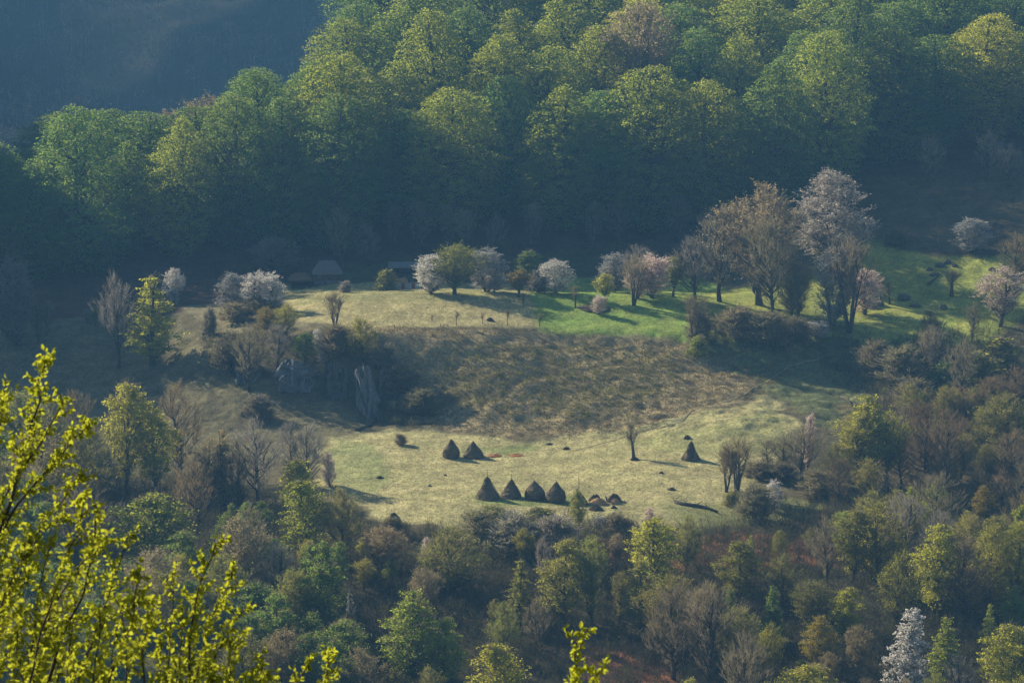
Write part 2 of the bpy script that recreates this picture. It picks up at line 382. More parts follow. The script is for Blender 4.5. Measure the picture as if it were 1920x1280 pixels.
# ------------------------------------------------------------------ the hillside as one sheet
PATH_PX = [(1560,664),(1520,678),(1472,690),(1448,710),(1418,726),(1390,742),(1350,757),(1312,766),(1294,770),(1287,782),(1270,794),(1235,802),(1190,812),(1150,826),(1108,838),(1050,850)]
def build_ground():
    us = np.unique(np.concatenate([np.arange(-6000, -700, 300), np.arange(-700, -60, 40), np.arange(-60, 1984, 4.0), np.arange(1984, 2700, 40), np.arange(2700, 8000, 300)]))
    ys = np.unique(np.concatenate([[-200, -120, -60, -20, 0, 10, 20, 30, 45, 60, 80, 110, 150, 200, 250, 300, 340, 370, 400, 425, 445],
                                   np.arange(455, 560, 1.3), np.arange(560, 775, .72), np.arange(775, 1000, 2.2), np.arange(1000, 1451, 15)]))
    U, Yg = np.meshgrid(us, ys, indexing='ij')
    X = (U - 960) * W(Yg)
    Z0 = H0(X, Yg); Z = H(X, Yg)
    px, py = proj(X, Yg, Z0)
    jx = px + (fbm(X / 6, Yg / 6, 21, 3) - .5) * 50; jy = py + (fbm(X / 6, Yg / 6, 22, 3) - .5) * 22
    jx2 = px + (fbm(X / 3, Yg / 3, 31, 3) - .5) * 16; jy2 = py + (fbm(X / 3, Yg / 3, 32, 3) - .5) * 7
    n = fbm(X / 5, Yg / 5, 41, 4)[..., None]
    col = np.zeros(X.shape + (3,))
    def c3(*a): return np.array(a)
    col[:] = c3(.085, .075, .040)
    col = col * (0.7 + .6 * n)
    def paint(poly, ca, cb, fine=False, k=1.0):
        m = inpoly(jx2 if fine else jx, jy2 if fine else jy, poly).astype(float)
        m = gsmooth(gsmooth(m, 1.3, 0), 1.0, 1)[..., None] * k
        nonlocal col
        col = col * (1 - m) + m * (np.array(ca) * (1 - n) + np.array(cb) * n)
    floor = (.060, .036, .026); floor2 = (.095, .058, .038)
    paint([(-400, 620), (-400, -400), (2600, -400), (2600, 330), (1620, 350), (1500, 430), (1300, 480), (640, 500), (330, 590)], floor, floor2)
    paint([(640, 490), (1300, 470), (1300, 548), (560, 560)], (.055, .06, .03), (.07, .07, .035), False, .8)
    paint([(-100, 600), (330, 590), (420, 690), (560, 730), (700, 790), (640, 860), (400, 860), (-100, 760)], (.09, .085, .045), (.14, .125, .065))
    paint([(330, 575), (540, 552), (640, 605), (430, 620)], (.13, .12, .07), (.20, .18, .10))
    # upper plateau: dry part and green part
    paint([(520, 540), (700, 530), (985, 530), (1000, 560), (1015, 614), (700, 614), (560, 602)], (.25, .235, .105), (.36, .31, .15), True)
    paint([(540, 535), (985, 530), (985, 556), (760, 566), (560, 572)], (.19, .20, .085), (.25, .24, .10), True, .7)
    paint([(985, 520), (1300, 520), (1640, 640), (1300, 646), (1010, 622)], (.12, .22, .035), (.25, .31, .065), True)
    paint([(1280, 560), (1480, 520), (1640, 445), (1760, 480), (1960, 470), (1960, 560), (1850, 650), (1660, 650), (1300, 640)], (.15, .20, .038), (.30, .31, .075), True)
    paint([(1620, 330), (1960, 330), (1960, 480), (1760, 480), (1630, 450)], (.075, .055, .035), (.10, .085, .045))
    # bank under the plateau
    paint(BANK, (.155, .128, .062), (.35, .285, .155))
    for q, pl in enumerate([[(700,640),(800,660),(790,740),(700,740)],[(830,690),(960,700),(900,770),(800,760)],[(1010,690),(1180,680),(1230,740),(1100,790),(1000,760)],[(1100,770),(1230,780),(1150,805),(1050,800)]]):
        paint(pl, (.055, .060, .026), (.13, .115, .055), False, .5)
    paint([(1290, 640), (1640, 650), (1700, 720), (1560, 800), (1430, 730)], (.09, .105, .045), (.14, .15, .06))
    # lower meadow
    paint([(590, 905), (620, 820), (740, 800), (1000, 826), (1230, 800), (1290, 772), (1440, 742), (1520, 800), (1480, 850), (1360, 955), (1250, 1000), (890, 990), (720, 975)], (.25, .245, .105), (.37, .325, .16))
    paint([(600, 900), (640, 820), (700, 830), (740, 900), (700, 925)], (.16, .21, .07), (.24, .27, .10), False, .6)
    paint([(870, 838), (1010, 828), (1010, 842), (950, 852), (870, 852)], (.08, .15, .03), (.15, .20, .05), False, .6)
    paint([(1150, 830), (1460, 770), (1500, 850), (1250, 850)], (.19, .21, .075), (.27, .27, .11), False, .7)
    paint([(880, 925), (1100, 930), (1100, 950), (900, 945)], (.12, .19, .04), (.16, .21, .05), True, .7)
    paint([(1240, 950), (1500, 940), (1640, 960), (1560, 1000), (1300, 1000)], (.13, .155, .05), (.21, .22, .08), False, .7)
    # woods floor, its colour darkened in place of shade
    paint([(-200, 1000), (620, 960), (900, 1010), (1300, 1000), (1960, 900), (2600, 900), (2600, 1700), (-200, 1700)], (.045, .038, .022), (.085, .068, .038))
    paint([(1030, 1020), (1330, 1000), (1660, 1010), (1700, 1060), (1300, 1070), (1040, 1075)], (.16, .07, .035), (.24, .115, .055))
    paint([(1080, 1215), (1200, 1215), (1330, 1330), (1120, 1330)], (.22, .09, .05), (.33, .15, .08))
    paint([(1560, 760), (1960, 700), (1960, 960), (1640, 960)], (.11, .085, .045), (.17, .125, .065), False, .6)
    # deep green tint on shaded dark grass at foot of the cliff
    nu, ny = X.shape
    V = np.stack([X, Yg, Z], -1).reshape(-1, 3)
    idx = np.arange(nu * ny).reshape(nu, ny)
    Q = np.stack([idx[:-1, :-1], idx[1:, :-1], idx[1:, 1:], idx[:-1, 1:]], -1).reshape(-1, 4)
    me = bpy.data.meshes.new('ground')
    me.vertices.add(len(V)); me.loops.add(len(Q) * 4); me.polygons.add(len(Q))
    me.vertices.foreach_set('co', V.reshape(-1).astype(np.float32))
    me.loops.foreach_set('vertex_index', Q.reshape(-1).astype(np.int32))
    me.polygons.foreach_set('loop_start', np.arange(0, len(Q) * 4, 4, dtype=np.int32))
    me.polygons.foreach_set('use_smooth', np.ones(len(Q), bool))
    me.update(calc_edges=True)
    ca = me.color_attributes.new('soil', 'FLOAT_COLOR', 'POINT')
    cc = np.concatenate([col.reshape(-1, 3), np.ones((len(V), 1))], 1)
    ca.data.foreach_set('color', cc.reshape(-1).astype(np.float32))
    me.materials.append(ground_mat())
    tag(link(bpy.data.objects.new('ground', me)), kind='structure')
build_ground()

def build_path():
    P = [ray(px, py) for px, py in PATH_PX]
    pts = []
    for a, b in zip(P[:-1], P[1:]):
        for k in range(8): pts.append(np.array(a[:2]) + (np.array(b[:2]) - np.array(a[:2])) * k / 8)
    pts = np.array(pts); pts = gsmooth(pts, 2.0, 0)
    t = np.gradient(pts, axis=0); t /= np.linalg.norm(t, axis=1)[:, None] + 1e-9
    s = np.stack([-t[:, 1], t[:, 0]], 1); s[s[:, 1] > 0] *= -1      # s points towards the camera side
    V = []; F = []
    w = .11
    for i, p in enumerate(pts):
        wob = 1 + .3 * math.sin(i * 1.7)
        for o in (-w * wob * 1.6, 0, w * wob * 1.6):
            q = p + s[i] * o; V.append((q[0], q[1], float(H(q[0], q[1])) + .13))
    for i in range(len(pts) - 1):
        for k in range(2): F.append((i * 3 + k, i * 3 + k + 1, i * 3 + 4 + k, i * 3 + 3 + k))
    pm = solid_mat('trodden_path', (.20, .18, .10), (.30, .27, .15), 1.5, 1, .6, .05)
    me = mesh_from('footpath', V, F, [pm], True)
    tag(link(bpy.data.objects.new('footpath', me)), kind='structure')
build_path()

# far mountain, in its own shade
def build_mountain():
    xs = np.arange(-900, 901, 12.0); ys = np.array(list(range(1380, 1700, 9)) + list(range(1700, 2010, 30)))
    X, Yg = np.meshgrid(xs, ys, indexing='ij')
    Z = np.interp(Yg, [1380, 1440, 1560, 1680, 1800, 2010], [-175, -165, -75, 0, 55, 90])
    Z = Z + (fbm(X / 90, Yg / 90, 61, 4) - .5) * 50 + (fbm(X / 22, Yg / 22, 62, 3) - .5) * 12
    idx = np.arange(X.size).reshape(X.shape)
    Q = np.stack([idx[:-1, :-1], idx[1:, :-1], idx[1:, 1:], idx[:-1, 1:]], -1).reshape(-1, 4)
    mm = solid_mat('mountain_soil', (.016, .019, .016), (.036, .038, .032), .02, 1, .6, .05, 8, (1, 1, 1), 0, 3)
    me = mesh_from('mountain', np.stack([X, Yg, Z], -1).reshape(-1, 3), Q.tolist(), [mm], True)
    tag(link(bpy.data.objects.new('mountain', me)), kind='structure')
    return lambda x, y: (np.interp(y, [1380, 1440, 1560, 1680, 1800, 2010], [-175, -165, -75, 0, 55, 90])
                         + (fbm(x / 90, y / 90, 61, 4) - .5) * 50 + (fbm(x / 22, y / 22, 62, 3) - .5) * 12)
HM = build_mountain()
# ------------------------------------------------------------------ trees: unit height, crown radius 0.3
def unit(v): return v / (np.linalg.norm(v, axis=-1, keepdims=True) + 1e-9)

def shape_r(shape, t):
    t = np.clip(t, 0, 1)
    if shape == 'round': return np.sqrt(np.clip(1 - (2 * t - 1) ** 2, 0, 1))
    if shape == 'egg':   return np.sin(np.pi * t ** .75) ** .75
    if shape == 'cone':  return np.clip(t * 6, 0, 1) * (1 - t) ** .75
    if shape == 'dome':  return np.sin(np.pi * t ** 1.25) ** .7
    if shape == 'vase':  return np.clip(.25 + t * .95, 0, 1) * (1 - t ** 4) ** .5
    if shape == 'column':return np.clip(t * 3 + .45, 0, 1) * (1 - t ** 3.2) ** .55
    if shape == 'bush':  return np.sqrt(np.clip(1 - t ** 2, 0, 1))
    return np.ones_like(t)

def leaf_quads(P, s, nrm, r):
    """diamond leaves at P, size s, normals about nrm"""
    n = len(P)
    a = unit(np.cross(nrm, r.normal(size=(n, 3)))); b = np.cross(nrm, a)
    s = s * r.uniform(.65, 1.35, (n, 1))
    return np.stack([P - a * s * .5, P + b * s * .32, P + a * s * .5, P - b * s * .32], 1)

def twig_quads(P, D, L, w, r):
    side = unit(np.cross(D, r.normal(size=D.shape))) * w * .5
    return np.stack([P - side, P + side, P + D * L + side * .3, P + D * L - side * .3], 1)

PROTO = {}
def crown_points(r, shape, c0, n, R0=.3, lobes=9, irr=.35, shell=.55):
    t = r.uniform(0, 1, n * 3); a = r.uniform(0, 2 * np.pi, n * 3)
    rr = shape_r(shape, t)
    keep = r.uniform(0, 1, n * 3) < rr ** 1.1 + .03
    t, a, rr = t[keep][:n], a[keep][:n], rr[keep][:n]
    ph = r.uniform(0, 10)
    lob = 1 - irr * vnoise(a * lobes / 6.28 + ph, t * 5 + ph, int(ph * 100)) - irr * .4 * vnoise(a * 3 + ph, t * 12, 5)
    q = r.uniform(0, 1, len(t)) ** shell
    rad = R0 * rr * q * lob
    z = c0 + (1 - c0) * (t * (1 - irr * .10 * vnoise(a * 1.5, q * 2, 9)))
    return np.stack([rad * np.cos(a), rad * np.sin(a), z], -1), q

def make_proto(key, kind, shape, seed, c0=.15, stems=1, nl=30, n_clump=200, n_leaf=45, leaf=.017, flat=.3, spread=.055, tw1=5, tw2=6, tl=.09, tww=.0035, irr=.35, trunk=.016, shell=.55, petal=0):
    r = np.random.default_rng(seed)
    mb = MB()
    tg, _ = crown_points(r, shape, c0, nl, irr=irr, shell=.5)
    tg = tg[np.argsort(tg[:, 2])]
    roots = []
    top = .93
    if stems == 1:
        pts = [np.array([0, 0, -.03])]; rad = [trunk * 1.35]
        off = np.zeros(2)
        for k in range(1, 9):
            off = off + r.normal(0, .006, 2); z = top * k / 8
            pts.append(np.array([off[0], off[1], z])); rad.append(trunk * (1 - k / 8.6) ** .8 + .0012)
        mb.tube(pts, rad, 7); roots.append((np.array(pts), np.array(rad)))
    else:
        for s in range(stems):
            a = 2 * math.pi * (s + r.uniform(-.3, .3)) / stems; lean = r.uniform(.08, .2)
            hh = r.uniform(.65, .93); pts = []; rad = []
            for k in range(7):
                q = k / 6; d = lean * q ** 1.2 + .008
                pts.append(np.array([math.cos(a) * d + r.normal(0, .004), math.sin(a) * d + r.normal(0, .004), -.03 + (hh + .03) * q])); rad.append(trunk * .75 * (1 - q * .9) + .001)
            mb.tube(pts, rad, 6); roots.append((np.array(pts), np.array(rad)))
    ends = []
    for p in tg:
        best = roots[int(np.argmin([np.hypot(*(rt[0][3][:2] - p[:2])) for rt in roots]))]
        zz = max(c0 * .8, p[2] - .10 - .65 * np.hypot(p[0], p[1])); zz = min(zz, best[0][-1][2] * .98)
        s0 = np.array([np.interp(zz, best[0][:, 2], best[0][:, 0]), np.interp(zz, best[0][:, 2], best[0][:, 1]), zz])
        r0 = float(np.interp(zz, best[0][:, 2], best[1])) * .55 + .0008
        m1 = s0 + (p - s0) * .4 + np.array([0, 0, -.012]) + r.normal(0, .008, 3)
        m2 = s0 + (p - s0) * .75 + r.normal(0, .008, 3)
        mb.tube([s0, m1, m2, p], [r0, r0 * .7, r0 * .42, .0008], 4, False)
        ends += [m2, p, m1]
        for _ in range(2):
            e = m2 + (p - s0) * .3 + r.normal(0, .04, 3); mb.tube([m2, (m2 + e) / 2 + r.normal(0, .006, 3), e], [r0 * .38, r0 * .22, .0006], 4, False); ends.append(e)
    ends = np.array(ends)
    trunk_me = mesh_from(key + '_trunk', mb.v, mb.f, [M['bark']], True)
    cl, q = crown_points(r, shape, c0, n_clump, irr=irr, shell=shell)
    # clumps gather round the limb ends
    dd = np.linalg.norm(cl[:, None] - ends[None], axis=2); near = ends[np.argmin(dd, 1)]
    cl = cl + (near - cl) * (.12 if kind == 'beech' else .25)
    out = []; mi = []
    outward = unit(cl * np.array([1, 1, 0]) + 1e-6)
    if tw1:
        n = len(cl)
        upr = kind in ('bare', 'bud')
        D1 = unit(np.repeat(outward * (.28 if upr else .5) + np.array([0, 0, .85 if upr else .55 if kind != 'beech' else .15]), tw1, 0) + r.normal(0, .22 if upr else .35, (n * tw1, 3)))
        P1 = np.repeat(cl - outward * .02, tw1, 0) + r.normal(0, .006, (n * tw1, 3))
        L1 = tl * r.uniform(.6, 1.25, (n * tw1, 1))
        out.append(twig_quads(P1, D1, L1, tww * 1.4, r)); mi.append(np.zeros(n * tw1))
        if tw2:
            f = r.uniform(.15, 1, (n * tw1, tw2, 1))
            P2 = (P1[:, None] + D1[:, None] * L1[:, None] * f).reshape(-1, 3)
            D2 = unit(np.repeat(D1, tw2, 0) + r.normal(0, .33 if upr else .55, (n * tw1 * tw2, 3)) + np.array([0, 0, .25 if kind != 'beech' else -.05]))
            L2 = tl * .6 * r.uniform(.5, 1.2, (len(P2), 1))
            out.append(twig_quads(P2, D2, L2, tww, r)); mi.append(np.zeros(len(P2)))
            if petal:
                k = min(int(petal * len(P2)), len(P2) * 4)
                sel = r.integers(0, len(P2), k)
                P3 = P2[sel] + D2[sel] * L2[sel] * r.uniform(.1, 1.1, (k, 1)) + r.normal(0, .004, (k, 3))
                out.append(leaf_quads(P3, leaf, unit(r.normal(size=(k, 3))), r)); mi.append(np.ones(k))
    if n_leaf:
        n = len(cl)
        u = r.uniform(0, 1, (n, n_leaf, 1)); 
        sp = spread * r.uniform(.6, 1.4, (n, 1, 1))
        loc = unit(r.normal(size=(n, n_leaf, 3))) * u ** .4 * sp
        loc[..., 2] *= flat
        # a spray hangs outward and a little down
        dr = (loc * outward[:, None]).sum(-1, keepdims=True)
        loc += outward[:, None] * dr * .5
        loc[..., 2:] -= (np.abs(dr) * .6 if kind == 'beech' else 0)
        P = (cl[:, None] + loc).reshape(-1, 3)
        nb = unit(np.array([0, 0, 1.0]) * (.6 if kind == 'beech' else .35) + np.repeat(outward, n_leaf, 0) * .35 + r.normal(0, .55, (len(P), 3)))
        out.append(leaf_quads(P, leaf, nb, r)); mi.append(np.ones(len(P)))
    V = np.concatenate(out); mi = np.concatenate(mi)
    V[..., 2] = np.maximum(V[..., 2], .004)
    crown_me = quads_mesh(key + '_crown', V, [M['twig'], M['beech']], mi)
    PROTO[key] = (trunk_me, crown_me)

# far forest beeches and big leafy trees
for i in range(6): make_proto('beech%d' % i, 'beech', ['egg', 'column', 'egg', 'dome', 'column', 'round'][i], 100 + i, c0=.02, nl=50, n_clump=1500, n_leaf=22, leaf=.0098, flat=.6, spread=.024, tw1=1, tw2=0, tl=.04, tww=.0015, irr=.30, shell=.42)
for i in range(4): make_proto('leafy%d' % i, 'leafy', ['egg', 'dome', 'round', 'egg'][i], 120 + i, c0=.14, nl=30, n_clump=240, n_leaf=42, leaf=.017, flat=.55, spread=.045, tw1=3, tw2=2, tl=.07, tww=.0028, irr=.45, shell=.5)
for i in range(3): make_proto('cone%d' % i, 'leafy', 'cone', 130 + i, c0=.08, nl=34, n_clump=220, n_leaf=38, leaf=.017, flat=.4, spread=.036, tw1=3, tw2=2, tl=.06, tww=.0028, irr=.4, shell=.5)
# trees in bud: mostly twigs
for i in range(4): make_proto('bud%d' % i, 'bud', ['dome', 'egg', 'vase', 'dome'][i], 140 + i, c0=.10, nl=34, n_clump=200, n_leaf=8, leaf=.011, flat=.8, spread=.05, tw1=4, tw2=5, tl=.10, tww=.0024, irr=.38, petal=2.6)
for i in range(5): make_proto('bare%d' % i, 'bare', ['dome', 'vase', 'egg', 'vase', 'dome'][i], 150 + i, c0=.14, nl=36, n_clump=135, n_leaf=0, leaf=.01, tw1=4, tw2=5, tl=.10, tww=.0026, irr=.35, petal=.2)
for i in range(2): make_proto('multi%d' % i, 'bare', 'vase', 160 + i, c0=.3, stems=5, nl=26, n_clump=70, n_leaf=0, leaf=.01, tw1=4, tw2=6, tl=.16, tww=.004, irr=.4, trunk=.02)
# blossoming trees
for i in range(4): make_proto('blossom%d' % i, 'blossom', ['round', 'egg', 'dome', 'round'][i], 170 + i, c0=.04, nl=30, n_clump=170, n_leaf=0, leaf=.0145, tw1=4, tw2=6, tl=.10, tww=.003, irr=.45, petal=4.0, trunk=.022, stems=[1, 1, 3, 2][i])
for i in range(2): make_proto('bigblossom%d' % i, 'blossom', ['egg', 'dome'][i], 175 + i, c0=.16, nl=34, n_clump=260, n_leaf=0, leaf=.0115, tw1=4, tw2=7, tl=.07, tww=.0026, irr=.4, petal=1.7, trunk=.018)
for i in range(2): make_proto('whitecone%d' % i, 'blossom', 'cone', 180 + i, c0=.08, nl=34, n_clump=210, n_leaf=0, leaf=.017, tw1=4, tw2=7, tl=.06, tww=.003, irr=.35, petal=2.4)
# small garden trees, bushes
for i in range(3): make_proto('small%d' % i, 'leafy', ['round', 'egg', 'round'][i], 190 + i, c0=.28, nl=18, n_clump=80, n_leaf=26, leaf=.04, flat=.7, spread=.07, tw1=3, tw2=3, tl=.12, tww=.008, irr=.5, trunk=.028)
for i in range(3): make_proto('sapling%d' % i, 'bare', 'vase', 200 + i, c0=.35, nl=9, n_clump=22, n_leaf=0, leaf=.03, tw1=3, tw2=3, tl=.2, tww=.012, irr=.5, trunk=.022, petal=.25)
for i in range(4): make_proto('bush%d' % i, 'bare', 'bush', 210 + i, c0=.02, stems=5, nl=18, n_clump=110, n_leaf=0, leaf=.03, tw1=5, tw2=6, tl=.22, tww=.009, irr=.4, trunk=.012, petal=.35)
for i in range(3): make_proto('leafbush%d' % i, 'leafy', 'bush', 220 + i, c0=.02, stems=5, nl=18, n_clump=100, n_leaf=26, leaf=.045, flat=.8, spread=.09, tw1=3, tw2=3, tl=.15, tww=.008, irr=.45, trunk=.012)
for i in range(2): make_proto('pollard%d' % i, 'bare', 'vase', 230 + i, c0=.38, stems=1, nl=9, n_clump=36, n_leaf=0, leaf=.03, tw1=5, tw2=4, tl=.2, tww=.007, irr=.3, trunk=.055)

def copy_tree(key, name, loc, w, h, rz, leafm, twigm, label, cat, group):
    """one tree: an Empty at its foot, its trunk and its crown"""
    o = bpy.data.objects.new(name, None); C.objects.link(o)
    o.location = loc; o.rotation_euler = (.05 * math.sin(rz * 7), .05 * math.cos(rz * 5), rz); o.scale = (w / .46, w / .46, h)
    if key[:3] in ('bar', 'bud', 'mul'): o.scale = (w / .37, w / .37, h)
    o.empty_display_size = .5
    tag(o, label, cat, group)
    for nm, me in zip(('trunk', 'crown'), PROTO[key]):
        c = bpy.data.objects.new(nm, me); C.objects.link(c); c.parent = o
        if nm == 'crown':
            for k, mt in ((0, twigm), (1, leafm)):
                c.material_slots[k].link = 'OBJECT'; c.material_slots[k].material = M[mt]
    return o

def tree(key, px, base, top, width, leafm, twigm, label, name='bare_tree', cat='tree', group=None, Y=None, sink=.2):
    if Y is None: x, y, z = ray(px, base)
    else: x, y, z = at_depth(px, Y); base = proj(x, y, z)[1]
    d = y * CP - z * SP
    h = (base - top) * d / FPX; w = width * d / FPX
    rz = (px * 12.9898 + base * 7.23) % 6.28
    return copy_tree(key, name, (x, y, z - sink), w, h, rz, leafm, twigm, label, cat, group)
# ------------------------------------------------------------------ trees one can tell apart
rb = random.Random(5)
ORCH = 'trees round the upper meadow'
LOW = 'trees round the lower meadow'
WOOD = 'trees of the lower wood'
